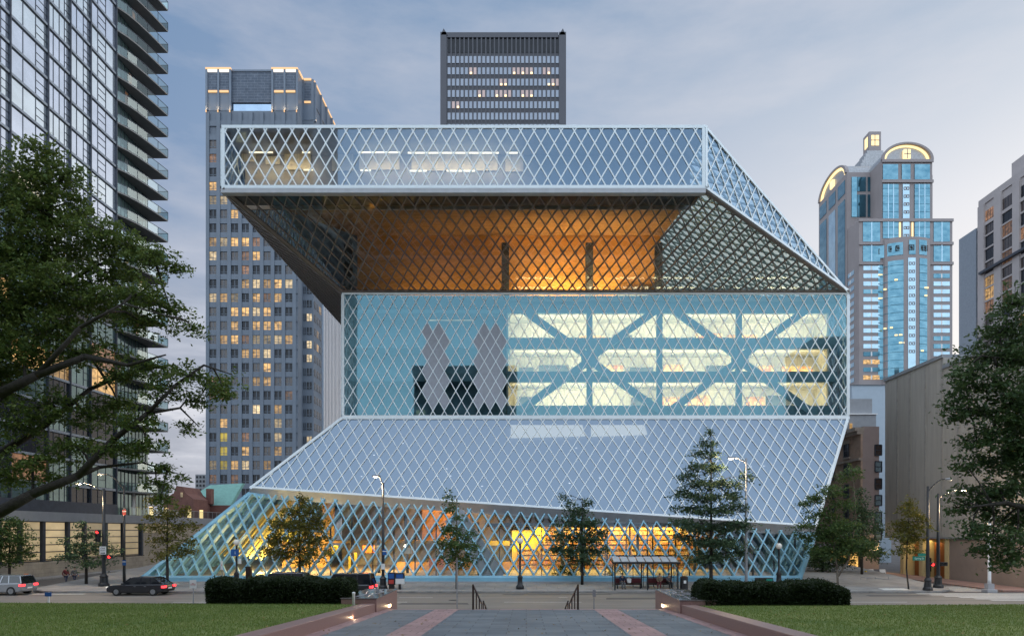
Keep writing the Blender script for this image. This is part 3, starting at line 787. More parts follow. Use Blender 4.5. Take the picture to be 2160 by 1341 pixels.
bb.bar(p, q, 2.0, 1.0, (0, 1, .1)); bb.build('slanted_column', M['concrete'], lib)
# dark window mullions behind the lattice
bb = MB()
for k in range(24):
    x = B0.x + 14 + k * 2.05; bb.box(x - .05, x + .05, 66.2, 66.4, .6, 6.0 if x < 12 else 4.6)
bb.split('mullion', M['mull'], lib)
# rippled yellow ceiling panels on the left
bb = MB()
for k in range(16):
    a = at(640 - k * 9, 1050 + k * 2.0, 71 + .4 * k); c = at(560 - k * 11, 1178 - k * 1, 68 + .3 * k)
    bb.bar(a, c, .55, .06, (0, -.6, -1))
bb.build('rippled_ceiling', mat('pale_yellow_ribs', (.62, .50, .16), .5), lib)
for qx in (535, 575, 615): pointlight('lobby_light', (ax(qx, 69), 69.0, 1.7), 520, (1, .78, .3), .12)
arealight('lobby_light', (ax(780, 70), 70.0, 3.7), 9, 2.5, 800, (1, .62, .22))
arealight('lobby_light', (ax(940, 70), 74.4, 9.8), 6, 1.5, 600, (1, .55, .16), (math.radians(-20), 0, 0))
arealight('lobby_light', (ax(1120, 70), 70.5, 5.5), 8, 2.5, 900, (1, .66, .18))
arealight('lobby_light', (ax(1340, 70), 71.5, 5.5), 13, 2.0, 1250, (1, .68, .2))
arealight('lobby_light', (ax(640, 70), 69.2, 4.6), 5, 2.0, 600, (1, .62, .2))

for a, c, y0, y1, dd, m in ((853, 868, 1155, 1167, 68, 'signwhite'), (698, 712, 1150, 1168, 69, 'yellowpanel'), (735, 752, 1165, 1200, 70, 'yellowpanel'), (600, 640, 1120, 1142, 71, 'yellowpanel'),
                            (1020, 1075, 1140, 1150, 70.5, 'yellowpanel'), (1128, 1150, 1108, 1142, 71, 'yellowpanel'), (905, 935, 1178, 1196, 69.5, 'orange'), (765, 790, 1150, 1165, 71, 'orange')):
    p, q = at(a, y1, dd), at(c, y0, dd); MB().box(p.x, q.x, p.y, p.y + .2, max(.62, p.z), q.z).build('display_panel', M[m], lib)
# bookcases in the lobby (each a thing)
bk = thing('bookcase', 'lit bookcase in the lobby', 'bookcase', (0, 0, 0), 'bookcases behind the lattice')
b = MB(); b.box(-1.1, -1.04, 0, .4, 0, 2.6); b.box(1.04, 1.1, 0, .4, 0, 2.6); b.box(-1.04, 1.04, .36, .4, 0, 2.6); b.build('frame', M['shelfwood'], bk)
b = MB()
for k in range(6): b.box(-1.04, 1.04, 0, .36, .02 + k * .5, .06 + k * .5)
b.build('shelves', M['shelfwood'], bk)
b = MB()
for k in range(5): b.box(-1.0, 1.0, .05, .35, .062 + k * .5, .062 + k * .5 + .34)
b.build('books', M['books'], bk)
spots = []
for k, px in enumerate((1112, 1160, 1208, 1256, 1304, 1352, 1400, 1448)):
    spots.append((ax(px, YL), YL - .3, .6))
for k, px in enumerate((1160, 1208, 1256, 1304, 1352, 1400, 1448, 1496)):
    spots.append((ax(px, YL), YL - .3, 3.21))
ordn = ['first', 'second', 'third', 'fourth', 'fifth', 'sixth', 'seventh', 'last']
for k, q in enumerate(spots):
    c = bk if k == 0 else copy_tree(bk); c.location = q
    c['label'] = 'amber lit bookcase on the %s row of the lobby, %s from the left' % ('floor' if k < 8 else 'upper', ordn[k % 8])
M['slabpale'] = mat('pale_grey_cladding', (.42, .43, .44), .8, var=.1)

# ================================================================== BUILDINGS
def windows(parent, rects, t=.12, mull=None, sub=None, cap=100):
    """rects: (origin, u, v, outward normal, material); the largest in the picture become parts, the rest one part"""
    def shown(r):
        o, u, v = r[0], r[1], r[2]; c = o + (u + v) / 2
        return (u.length * v.length) / (c.y * c.y)
    rects = sorted(rects, key=shown, reverse=True)
    allm = []
    for r in rects:
        if r[4] not in allm: allm.append(r[4])
    rest = MB(); ml = MB()
    for k, (o, u, v, n, m) in enumerate(rects):
        q = [o, o + u, o + u + v, o + v]; b = MB(); q2 = [p + n * t for p in q]
        if k < cap:
            b.hexa(q, q2); w = b.build('window', m, parent)
            if mull:
                mb = MB(); mull(mb, o + n * (t + .02), u, v, n); mb.build('mullion', M['mull'] if sub is None else sub, w)
        else:
            rest.m = allm.index(m); rest.hexa(q, q2)
            if mull: mull(ml, o + n * (t + .02), u, v, n)
    if rest.v:
        w = rest.build('window', allm, parent); w['kind'] = 'stuff'
        if ml.v: ml.build('mullion', M['mull'] if sub is None else sub, w)

def grid(o, u, n, x0, x1, zs, w, hgt, cols, pick):
    """windows on a facade: o base corner, u unit along, columns of pitch between x0..x1"""
    out = []; p = (x1 - x0) / cols
    for r, z in enumerate(zs):
        for c in range(cols):
            a = o + u * (x0 + p * (c + .5) - w / 2) + V((0, 0, z - o.z))
            m = pick(r, c)
            if m is not None: out.append((a, u * w, V((0, 0, hgt)), n, m))
    return out

NY, PX, NX = V((0, -1, 0)), V((1, 0, 0)), V((-1, 0, 0))

# ---- pale office tower (left background)
YA = 190.0
sA = F / YA
XA0, XA1, XA2 = ax(434, YA), ax(627, YA), -60.7
ZA = az(143, YA); YA2 = 194.3; YAB = 232.0
tw = thing('office_tower', 'pale blue grey office tower with lit crown, left behind the library', 'tower', (-76, YA, 0))
b = MB(); b.box(XA0, XA1, YA + .5, YAB, 0, az(232, YA)); b.box(XA1 - .5, XA2, YA2 + .5, YAB, 0, az(232, YA)); b.build('wall', M['t1'], tw)
pitch = 29.4 / sA
zb = az(1086 + 10, YA)
rows = [az(1077.5 - 29.42 * k, YA) for k in range(0, 29)]
colx = [ax(440.5 + 22.9 * k, YA) for k in range(8)]
b = MB()                                           # piers and spandrel bands standing proud of the glass line
for k in range(9):
    x = ax(437.2 + 22.9 * k, YA); b.box(max(XA0, x - .5), x + .5, YA, YA + .6, 0, az(236, YA))
b.split('pier', M['t1'], tw)
b = MB()
for z in rows: b.box(XA0, XA1, YA + .18, YA + .6, z - 1.5, z - .0)
b.build('spandrels', M['t1'], tw)
rt = random.Random(12)
lit_rows = {3: {0, 1, 2, 3, 5}, 4: {1, 3, 6}, 5: {1, 6}, 6: {1, 6}, 7: {4, 6}, 9: {4, 5}, 10: {5}, 11: {3, 4, 5}, 12: {1, 2, 4, 5, 6, 7}, 13: {2, 4, 5, 6}, 14: {2, 3, 4, 5}, 15: {0, 1, 2, 4, 6}, 16: {3, 4, 5, 6, 7}, 18: {0, 4}, 19: {0, 1, 2, 3}, 21: {2}, 22: {0, 1}, 23: {0}, 24: {5}}
def pickA(r, c):
    if r in (5, 4, 3) and c == 1: return M['w3']
    if c in lit_rows.get(r, ()): return rt.choice([M['w1'], M['w1'], M['w2']])
    return rt.choice([M['dkglass']] * 5 + [M['w4']] + [M['brnglass']] * 3)
rects = []
for r, z in enumerate(rows[:27]):
    for c in range(8): rects.append((V((colx[c] + .02, YA + .5, z)), PX * 2.0, V((0, 0, 2.35)), NY, pickA(r, c)))
def mullA(mb, o, u, v, n):
    mb.bar(o + u * .5, o + u * .5 + v, .16, .05, n); mb.bar(o + v * .24, o + v * .24 + u, .13, .05, n)
# set-back strip to the right and windows on the receding side
rs_ = []
for r, z in enumerate(rows[:27]):
    for x0, w in ((XA1 + .9, 1.0), (XA1 + 2.0 + .3, .0)):
        if w: rs_.append((V((XA1 + .25, YA2 + .42, z)), PX * .55, V((0, 0, 2.0)), NY, M['dkglass']))
    rs_.append((V((XA1 + 1.2, YA2 + .42, z)), PX * 1.35, V((0, 0, 2.0)), NY, M['w2'] if rt.random() < .4 else M['dkglass']))
    for k in range(3):
        rs_.append((V((XA2, YA2 + 1.2 + k * 2.4, z)), V((0, 1.5, 0)), V((0, 0, 2.0)), PX, M['w1'] if rt.random() < .15 else M['dkglass']))
windows(tw, rects + rs_, t=.08, mull=mullA, sub=M['t1'])
b = MB()
for k in range(14):
    y = YA2 + 9.2 + k * 1.55; b.box(XA2 - .05, XA2 + .55, y, y + .5, 0, az(232, YA))
b.build('metal_fins', M['fin'], tw)
bx('mirror_glazing', M['skyglass'], tw, XA2 - .04, XA2 + .12, YA2 + 9, YAB - .5, 0, az(240, YA))
# crown
zc0, zc1 = az(232, YA), ZA
for nm, xa, xb, yy in (('crown_block', ax(434, YA), ax(486, YA), YA), ('crown_block', ax(573, YA), XA1, YA)):
    b = MB(); b.box(xa, xb, yy + .4, YAB, zc0, zc1); b.build(nm, M['t1cap'], tw)
    b = MB(); w = (xb - xa)
    for f0, f1 in ((.09, .45), (.55, .91)): b.box(xa + w * f0, xb - w * (1 - f1), yy + .3, yy + .42, zc1 - 6.2, zc1 - 1.2)
    b.split('louvre', M['louvre'], tw)
    b = MB()
    for f0, f1 in ((.09, .45), (.55, .91)):
        b.box(xa + w * f0, xb - w * (1 - f1), yy + .1, yy + .3, zc1 - 6.75, zc1 - 6.2)
    b.split('crown_lamp', M['crownlamp'], tw)
    b = MB()
    for f0, f1 in ((.05, .47), (.53, .95)): b.box(xa + w * f0, xb - w * (1 - f1), yy + .12, yy + .4, zc1 - 1.0, zc1 - .35)
    b.split('crown_lamp', M['crownwhite'], tw)
    b = MB(); b.box(xa - .1, xb + .1, yy - .1, yy + .6, zc1 - .35, zc1 + .05); b.build('cornice', M['crownlamp'], tw)  # the uplights' glow is put into the cornice itself
    b = MB()
    for f in (.02, .5, .98):
        x = xa + w * f; b.box(x - .28, x + .28, yy + .05, yy + .4, zc0, zc1 - .4); 
    b.split('crown_pier', M['t1cap'], tw)
    b = MB()
    for f in (.02, .5, .98):
        x = xa + w * f
        b.box(x - .14, x + .14, yy - .25, yy - .08, zc0 - .7, zc0 - .1)
        arealight('crown_uplight_lamp', (x, yy - .5, zc0 + .1), .4, .2, 30, (1, .62, .3), (math.radians(168), 0, 0))
    b.split('uplight', M['crownlamp'], tw)
xa, xb = ax(486, YA), ax(573, YA)
bx('screen_wall', M['louvre'], tw, xa, xb, YA + 1.0, YAB, az(212, YA), zc1 - .5)
bx('screen_cap', M['t1cap'], tw, xa, xb, YA + .8, YA + 1.4, zc1 - .5, zc1)
bx('mirror_glazing', M['skyglass'], tw, xa, xb, YA + .9, YAB, az(262, YA), az(216, YA))
bx('dark_band', M['dkglass'], tw, xa, xb, YA + .8, YA + 1, az(243, YA), az(238, YA))
# stepped crown on the receding side
b = MB(); b.box(XA1, XA2, YA2 + .4, YAB, zc0, ZA - .1); b.build('crown_block', M['t1cap'], tw)
b = MB(); b.box(XA1 + .55, XA2 - .7, YA2 + .25, YA2 + .42, ZA - 6.5, ZA - 1.2); b.split('louvre', M['louvre'], tw)
b = MB(); b.box(XA1 + .5, XA2 - .7, YA2 + .1, YA2 + .3, ZA - 7.0, ZA - 6.5); b.box(XA1 + .4, XA2 - .6, YA2 + .1, YA2 + .4, ZA - .5, ZA); b.box(XA1 + .02, XA1 + .3, YA + 1, YA2, ZA - .5, ZA); b.box(XA2 + .02, XA2 + .25, YA2 + 1, YAB, ZA - .45, ZA - .1); b.split('crown_lamp', M['crownlamp'], tw)
b = MB()
for k in range(7):
    y = YA2 + 1 + k * 5.6; b.box(XA2, XA2 + .5, y, y + .7, zc0, ZA - .6)
    if k: b.box(XA2 + .02, XA2 + .2, y - 4.4, y - .5, ZA - 6.9, ZA - 6.5)
    arealight('crown_uplight_lamp', (XA2 + .9, y + .4, zc0 + .1), .4, .2, 45, (1, .6, .3), (0, math.radians(-168), 0))
b.split('crown_pier', M['t1cap'], tw)

# ---- dark tower behind the library
YD = 235.0; sD = F / YD
XD0, XD1, ZD = ax(932, YD), ax(1192, YD), az(69, YD)
tw = thing('dark_tower', 'dark bronze slab tower rising behind the library roof', 'tower', (-8, YD, 0))
bx('wall', M['t2'], tw, XD0 + .1, XD1 - .1, YD + .5, YD + 40, 0, ZD - .5)
b = MB()
for xa, xb in ((929, 942), (1179, 1194)): b.box(ax(xa, YD), ax(xb, YD), YD - .3, YD + 40.3, 0, ZD)
b.split('corner_pier', M['t2'], tw)
b = MB()
for xa, sg in ((934, 1), (1189, -1)):
    p = at(xa - 4 * sg, 69, YD - .3); b.prism([(p.x, YD - .3, ZD - 1), (p.x + sg * .9, YD - .3, ZD + 1.2), (p.x + sg * 2.3, YD - .3, ZD - 1)], (0, 40, 0))
b.split('corner_tip', M['t2'], tw)
bx('cornice', M['t2'], tw, XD0 + 1.7, XD1 - 2.3, YD - .1, YD + .5, ZD - 1.7, ZD)
b = MB(); wx0, wx1 = ax(942.5, YD), ax(1180, YD); pc = (wx1 - wx0) / 26
for k in range(27): b.box(wx0 + pc * k - .22, wx0 + pc * k + .22, YD, YD + .55, 60, ZD - 1.7)
b.build('mullion_fins', M['t2'], tw)
litD = {(1, 5), (1, 6), (1, 15), (1, 16), (1, 17), (1, 18), (1, 19), (1, 22), (1, 23), (2, 12), (2, 13), (2, 24), (2, 25), (3, 7), (3, 8), (3, 11), (3, 12), (3, 13), (3, 14), (3, 17), (3, 18), (3, 19), (4, 1), (4, 2)}
rects = []; dots = MB(); rd = random.Random(4)
for r in range(9):
    z1 = az(117.5 + 23.9 * r, YD); z0 = z1 - 14.6 / sD
    for c in range(26):
        m = M['t2glasswarm'] if (r, c) in litD else M['t2glass']
        rects.append((V((wx0 + pc * c + .27, YD + .35, z0)), PX * (pc - .54), V((0, 0, z1 - z0)), NY, m))
        if (r, c) in litD and (c + r) % 2 == 0 or (r, c) in ((2, 13), (2, 23)):
            dots.box(wx0 + pc * c + .5, wx0 + pc * c + 1.2, YD + .2, YD + .25, z0 + .1, z0 + .75)
windows(tw, rects, t=.04)
dots.split('lit_lamp', emis('office_lamp', (1, .75, .4), 2.2), tw)
b = MB()
for c in range(26): b.box(wx0 + pc * c + .3, wx0 + pc * (c + 1) - .3, YD + .38, YD + .45, az(110, YD), az(80, YD))
b.build('louvre_slots', M['dkglass'], tw)

# ---- blue glass tower with arched tops (right background)
YC = 342.0
tw = thing('arched_tower', 'tall blue glass and mauve stone tower with arched lit gables', 'tower', (190, YC, 0))
zsp, zsh = az(337, YC), az(462, YC)
XB0, XB1 = ax(1812, YC), ax(2009, YC)
xs0, xs1 = ax(1861, YC), ax(1967, YC)
YC2 = 354.0; YC3 = 388.0
bx('base_block', M['t3'], tw, XB0, XB1, YC, YC + 46, 0, zsh)
bx('shaft', M['t3'], tw, xs0, xs1, YC + .2, YC + 46, zsh - 2, zsp)
bx('shaft', M['t3'], tw, XB0 - .4, xs1 + 6, YC2, YC3, 0, zsp)
bx('shoulder', M['t3'], tw, xs1, xs1 + 3.6, YC + 6, YC3 - 6, zsh, az(356, YC))
def vault(b, axis, c0, c1, y0, y1, z, rise, n=16):
    pts = []
    for i in range(n + 1):
        a = math.pi * i / n; pts.append((math.cos(a), math.sin(a)))
    if axis == 'y':
        cx, r = (c0 + c1) / 2, (c1 - c0) / 2
        poly = [(cx - r * x, y0, z + rise * s) for x, s in pts]; b.prism(poly, (0, y1 - y0, 0))
    else:
        cy, r = (c0 + c1) / 2, (c1 - c0) / 2
        poly = [(y0, cy + r * x, z + rise * s) for x, s in pts]; b.prism(poly, (y1 - y0, 0, 0))
b = MB(); vault(b, 'y', xs0, xs1, YC + 1.4, YC + 46, zsp, 8.0); b.build('vault_roof', M['t3roof'], tw)
b = MB(); vault(b, 'x', YC2 + .3, YC3 - .3, XB0 + .6, xs1, zsp, 8.4); b.build('vault_roof', M['t3roof'], tw)
# arch rims, gold lit
def rim(b, axis, c0, c1, y, z, rise, th, n=20):
    c, r = (c0 + c1) / 2, (c1 - c0) / 2
    for i in range(n):
        a0, a1 = math.pi * i / n, math.pi * (i + 1) / n
        P = lambda a, rr: (V((c - r * rr * math.cos(a), y, z + rise * rr * math.sin(a))) if axis == 'y' else V((y, c + r * rr * math.cos(a), z + rise * rr * math.sin(a))))
        d = V((0, 1.6, 0)) if axis == 'y' else V((1.6, 0, 0))
        q = [P(a0, 1 - th), P(a0, 1), P(a1, 1), P(a1, 1 - th)]
        b.hexa(q, [p + d for p in q])
b = MB(); rim(b, 'y', xs0 - .4, xs1 + .4, YC - .6, zsp, 8.6, .10); rim(b, 'x', YC2, YC3, XB0 - 1, zsp, 9, .10); b.split('arch_rim', M['t3'], tw)
b = MB(); rim(b, 'y', xs0 + 1.2, xs1 - 1.2, YC + .6, zsp, 7.6, .09); rim(b, 'x', YC2 + 1.4, YC3 - 1.4, XB0 - .2, zsp, 8, .13); b.split('arch_glow', M['goldlamp'], tw)
b = MB(); xm = (xs0 + xs1) / 2
b.box(xm - 1.6, xm + 1.6, YC - .1, YC + 1.4, zsp + .6, zsp + 5.2); b.box(XB0 - .7, XB0 + .8, 370, 373.4, zsp + .6, zsp + 4.6); b.split('gable_lamp', M['goldlamp'], tw)
b = MB()
for z in (0, 1): b.bar((xm - 1.7, YC - .2, zsp + 2.9), (xm + 1.7, YC - .2, zsp + 2.9), .4, .1, (0, 1, 0)) if z else b.bar((xm, YC - .2, zsp + .5), (xm, YC - .2, zsp + 5.3), .4, .1, (0, 1, 0))
b.build('gable_lamp_bars', M['t3'], tw)
# stepped pyramid and lantern
b = MB(); px0, px1, py0 = 182.0, 202.0, 362.0
for k in range(6):
    f = k / 6; e = 13 * (1 - f) + 2.6 * f; b.box(187.5 - e, 187.5 + e, 371 - e, 371 + e, zsp + 3 + k * 2.6, zsp + 3 + (k + 1) * 2.6 - .3)
b.build('stepped_roof', M['t3roof'], tw)
b = MB(); b.box(184.6, 191.0, 367.5, 374, zsp + 17, zsp + 29); b.build('lantern', M['t3'], tw)
b = MB()
for q in ((185.8, 187.4), (188.0, 189.8)): b.box(q[0], q[1], 367.3, 367.5, zsp + 21.5, zsp + 24); b.box(q[0], q[1], 367.3, 367.5, zsp + 24.6, zsp + 27)
b.box(184.4, 184.6, 369, 372, zsp + 21.5, zsp + 27); b.split('lantern_pane', M['goldlamp'], tw)
# glazing
def pane(name, x0, x1, y0, y1, m, Yp, par, t=.25, cut=0):
    return MB().box(ax(x0, Yp), ax(x1, Yp), Yp - t, Yp + .05, az(y1, Yp), az(y0, Yp)).build(name, m, par)
for x0, x1, y0, y1 in ((1862, 1894, 347, 379), (1902, 1920, 347, 379), (1929, 1961, 347, 379), (1862, 1895, 389, 503), (1929, 1961, 389, 503),
                       (1820, 1856, 469, 510), (1969, 2003, 469, 510), (1820, 1856, 519, 552), (1969, 2003, 519, 552)):
    pane('window', x0, x1, y0, y1, M['cyan'], YC, tw)
pane('window', 1904, 1918, 389, 503, M['palepane'], YC, tw)
for x in (1897.5, 1924): MB().box(ax(x - 1.4, YC), ax(x + 1.4, YC), YC - .5, YC - .1, az(503, YC), az(470, YC)).build('lit_pier', M['goldlamp'], tw)  # lamplight on these piers is put in as their own glow
# vertical pale bars on the panes
b = MB()
for x in (1873, 1884, 1938, 1950): b.box(ax(x - .8, YC), ax(x + .8, YC), YC - .4, YC - .22, az(503, YC), az(389, YC))
for x in (1838, 1986): b.box(ax(x - 1, YC), ax(x + 1, YC), YC - .4, YC - .22, az(552, YC), az(469, YC))
b.build('pane_bars', M['palepane'], tw)
b = MB()
for y in (340, 383, 465, 514, 556): b.box(XB0 - .3 if y > 460 else xs0 - .3, XB1 + .3 if y > 460 else xs1 + .3, YC - .6, YC - .05, az(y + 3, YC), az(y - 3, YC))
b.build('string_course', M['t3'], tw)
# bow fronted bay
def bow(b, x0, x1, z0, z1, dep, n=10, inset=0):
    c, r = (x0 + x1) / 2, (x1 - x0) / 2
    pts = [(c - r * math.cos(math.pi * i / n), YC - dep * math.sin(math.pi * i / n), z0) for i in range(n + 1)]
    b.prism(pts, (0, 0, z1 - z0))
b = MB(); bow(b, ax(1861, YC), ax(1961, YC), 0, az(508, YC), 5.0); b.build('bow_bay', M['t3'], tw)
def bowpt(px):
    x0, x1 = ax(1861, YC), ax(1961, YC); c, r = (x0 + x1) / 2, (x1 - x0) / 2
    X = ax(px, YC) * .987; q = max(-1, min(1, (X - c) / r)); return V((X, YC - 5.0 * math.sqrt(1 - q * q) - .15, 0))
for xa, xb, y0, y1, m in ((1863, 1904, 519, 545, 'cyan'), (1916, 1930, 515, 545, 'cyan'), (1938, 1957, 514, 545, 'cyan'),
                       (1862, 1905, 556, 800, 'cyan'), (1914, 1930, 552, 790, 'palepane'), (1939, 1958, 552, 790, 'cyan')):
    n = 5
    b = MB()
    for i in range(n):
        p, q = bowpt(xa + (xb - xa) * i / n), bowpt(xa + (xb - xa) * (i + 1) / n); z0, z1 = az(y1, YC), az(y0, YC)
        b.hexa([(p.x, p.y, z0), (q.x, q.y, z0), (q.x, q.y + .3, z0), (p.x, p.y + .3, z0)], [(p.x, p.y, z1), (q.x, q.y, z1), (q.x, q.y + .3, z1), (p.x, p.y + .3, z1)])
    b.build('window', M[m], tw)
b = MB()
for xa in (1868, 1882, 1895, 1921, 1944, 1952):           # star grilles
    p = bowpt(xa); c = V((p.x, p.y - .1, az(531, YC))); r = 1.25
    for a in range(4):
        d = V((math.cos(a * math.pi / 4), 0, math.sin(a * math.pi / 4))) * r; b.bar(c - d, c + d, .28, .1, (0, 1, 0))
    for s1 in (-1, 1): b.bar(c + V((-r, 0, s1 * r)), c + V((r, 0, s1 * r)), .25, .1, (0, 1, 0)); b.bar(c + V((s1 * r, 0, -r)), c + V((s1 * r, 0, r)), .25, .1, (0, 1, 0))
b.build('star_grilles', M['black'], tw)
b = MB()
for k in range(22):
    y = 398 + 16.6 * k
    if y > 505 and y < 552: continue
    for xa in (1908.5, 1914.5) if y < 505 else (1918.5, 1925.5):
        if y < 505: c = V((ax(xa, YC), YC - .35, az(y, YC)))
        else: p = bowpt(xa); c = V((p.x, p.y - .1, az(y, YC)))
        b.box(c.x - .6, c.x + .6, c.y - .1, c.y, c.z - .75, c.z - .5); b.box(c.x - .6, c.x + .6, c.y - .1, c.y, c.z + .5, c.z + .75)
        b.box(c.x - .62, c.x - .4, c.y - .1, c.y, c.z - .5, c.z + .5); b.box(c.x + .4, c.x + .62, c.y - .1, c.y, c.z - .5, c.z + .5)
b.split('square_grille', M['t3'], tw)
b = MB()                                                   # floor lines across the tall glazing
for k in range(15):
    y = 566 + 16.45 * k
    for xa, xb in ((1862, 1905), (1939, 1958)):
        for i in range(4):
            p, q = bowpt(xa + (xb - xa) * i / 4), bowpt(xa + (xb - xa) * (i + 1) / 4); dz = V((0, -.12, az(y, YC))); b.bar(p + dz, q + dz, .22, .1, (0, 1, 0))
for k in range(7):
    for xa, xb in ((1862, 1895), (1929, 1961)):
        z = az(398 + 16.4 * k, YC); b.box(ax(xa, YC), ax(xb, YC), YC - .34, YC - .26, z - .1, z + .1)
o = b.build('floor_lines', M['cyandark'], tw); o['kind'] = 'stuff'
rq = random.Random(77); b = MB()
for k in range(16):
    px = rq.choice((1866, 1874, 1884, 1892, 1900, 1944, 1952)); y = 562 + 16.45 * rq.randrange(13); p = bowpt(px)
    b.box(p.x - .9, p.x + rq.uniform(.6, 2.2), p.y - .1, p.y + .3, az(y + 3, YC), az(y, YC))
b.split('lit_room', M['goldlamp'], tw)
rects = []; rc = random.Random(9)
for k in range(15):
    y = 561 + 16.45 * k
    for xa, xb in ((1821, 1855), (1969, 2003)):
        z0, z1 = az(y + 9, YC), az(y, YC)
        m = M['palepane'] if rc.random() < .75 else M['cyan']
        if k > 10 and xa < 1900: m = M['cyandark'] if k % 2 else M['w1']
        rects.append((V((ax(xa, YC), YC + .05, z0)), PX * (ax(xb, YC) - ax(xa, YC)), V((0, 0, z1 - z0)), NY, m))
def mullC(mb, o, u, v, n): mb.bar(o + u * .5, o + u * .5 + v, .7, .05, n)
# receding left face of the base and shaft
for k in range(15):
    y = 561 + 16.45 * k; z0, z1 = az(y + 9, YC), az(y, YC)
    for j in range(2): rects.append((V((XB0 + .05, YC + 5 + j * 12, z0)), V((0, 8, 0)), V((0, 0, z1 - z0)), NX, M['palepane']))
windows(tw, rects, t=.2, mull=mullC, sub=M['white'])
for y0, y1, za, zb_ in ((356, 362, 371, 450), (380, 386.5, 371, 450), (366, 375, 371, 450)):
    pass
b = MB(); XL = XB0 - .4
for ya, yb in ((356, 364), (378, 386.5)):
    b.box(XL - .25, XL + .1, ya, yb, zsp - 10, zsp - 3); b.box(XL - .25, XL + .1, ya, yb, 95, zsp - 13)
b.box(XL - .25, XL + .1, 367, 375, zsp - 10, zsp - 3); b.split('side_glazing', M['cyan'], tw)
b = MB(); b.box(XL - .25, XL + .1, 367, 375, 95, zsp - 13); b.split('side_glazing', M['palepane'], tw)
b = MB()                                                   # set-back dark corner between the two shafts
for xa, xb in ((1796, 1806), (1808, 1826), (1830, 1838), (1841, 1848), (1851, 1857)):
    b.box(ax(xa, YC2), ax(xb, YC2), YC2 - .25, YC2 + .1, az(458, YC2), az(411, YC2)); b.box(ax(xa, YC2), ax(xb, YC2), YC2 - .25, YC2 + .1, az(404, YC2), az(374, YC2))
b.split('corner_glazing', M['cyandark'], tw)
bx('corner_glazing', M['cyan'], tw, ax(1796, YC2), ax(1807, YC2), YC2 - .35, YC2, az(458, YC2), az(374, YC2))

# ---- grey stone tower (far right)
X4 = 137.0
def y4(px): return X4 * F / (px - CX)
tw = thing('stone_tower', 'grey stone tower with columns of dark windows at the right edge', 'tower', (150, 200, 0))
zr = 103.0
bx('wall', M['t4'], tw, X4 + .4, X4 + 45, 150, y4(2065), 0, zr)
bx('wall', M['t4'], tw, X4 + 1.5, X4 + 44, y4(2065), y4(2040), 0, 98)
bx('corner_bay', M['bandgrey'], tw, X4 - .5, X4 + 40, y4(2062), y4(2026), 0, 97)
bx('corner_bay', M['condog'], tw, X4 + 1.4, X4 + 38, y4(2027), y4(2016), 0, az(560, y4(2020)))
bx('parapet', M['t4'], tw, X4 + .1, X4 + 45.2, 150, y4(2064) + .2, zr, zr + 2)
bx('upper_block', M['t4'], tw, X4 + 3, X4 + 40, 150, y4(2112), zr + 2, zr + 8)
bx('upper_block', M['t4'], tw, X4 + 6, X4 + 38, 150, y4(2135), zr + 8, zr + 13)
rects = []; r4 = random.Random(21)
ys = [(y4(2064), y4(2042), 0)] + [(y4(2098), y4(2077), 1), (y4(2137), y4(2113), 1), (y4(2180), y4(2152), 1)]
for k in range(24):
    z = 97.2 - 3.9 * k
    for ya, yb, kind in ys:
        if kind == 0 and z > 92: continue
        hh = 2.5 if kind == 0 else 3.4
        m = r4.choice([M['w1'], M['w4'], M['brnglass'], M['brnglass'], M['brnglass'], M['dkglass'], M['dkglass']])
        rects.append((V((X4 + .35, ya, z)), V((0, yb - ya, 0)), V((0, 0, hh)), NX, m))
def mull4(mb, o, u, v, n):
    for f in (.25, .5, .75): mb.bar(o + u * f, o + u * f + v, .12, .05, n)
windows(tw, rects, t=.1, mull=mull4)
b = MB()
for p0, p1 in ((2064, 2042), (2077, 2064), (2113, 2098), (2152, 2137)):
    if p0 != 2064: b.box(X4 - .3, X4 + .5, y4(p0), y4(p1), 0, zr)
b.split('pier', M['t4'], tw)
b = MB()
for k in range(0, 24):
    z = 97.2 - 3.9 * k; b.box(X4 - .05, X4 + .5, 160, y4(2042), z - (.5 if k % 4 else 1.0), z - .02)
b.build('spandrels', M['t4'], tw)
b = MB()
for z in (82, 62.5): b.box(X4 - 1.2, X4 - .3, 160, y4(2072), z, z + .7)
b.split('ledge', M['mull'], tw)

# ---- aggregate concrete building (right)
XW = 44.0
cb = thing('concrete_building', 'windowless ribbed concrete building across the street on the right', 'building', (50, 62, 0))
def yw(px): return XW * F / (px - CX)
y0w, y1w, ysw = 58.5, yw(1867), yw(1990)
bx('wall', M['aggregate'], cb, XW, XW + 30, y0w, ysw, 4.4, 22.2)
bx('wall', M['aggregate'], cb, XW, XW + 30, ysw, y1w, 4.4, 23.4)
b = MB(); b.box(XW - .15, XW + 30.1, y0w - .1, ysw - .01, 22.2, 22.6); b.box(XW - .15, XW + 30.1, ysw, y1w + .1, 23.4, 23.75); b.split('coping', M['cornice'], cb)
b = MB()
for px in (1893, 1919, 1952, 1987, 2022, 2060, 2100, 2145):
    y = yw(px); b.box(XW - .06, XW + .02, y - .14, y + .14, 4.5, 22.0 if px > 1990 else 23.2)
b.split('rib', mat('smooth_concrete', (.33, .31, .285), .9, var=.15), cb)
bx('base_wall', mat('pinkish_concrete', (.27, .22, .19), .9, var=.1, scale=.5), cb, XW + .12, XW + 29.8, y0w + .05, yw(2000), 0, 4.38)
bx('ledge', M['cornice'], cb, XW - .1, XW + .3, y0w, y1w, 4.32, 4.5)
bx('recess_wall', M['yellowwall'], cb, XW + 2.0, XW + 29.8, yw(2000) + .02, y1w, 0, 4.3)
b = MB()
for p in (2000, 1945, 1905): b.box(XW + .05, XW + 2, yw(p) + .02, yw(p) + .7, 0, 4.3)
b.split('recess_pier', M['yellowwall'], cb)
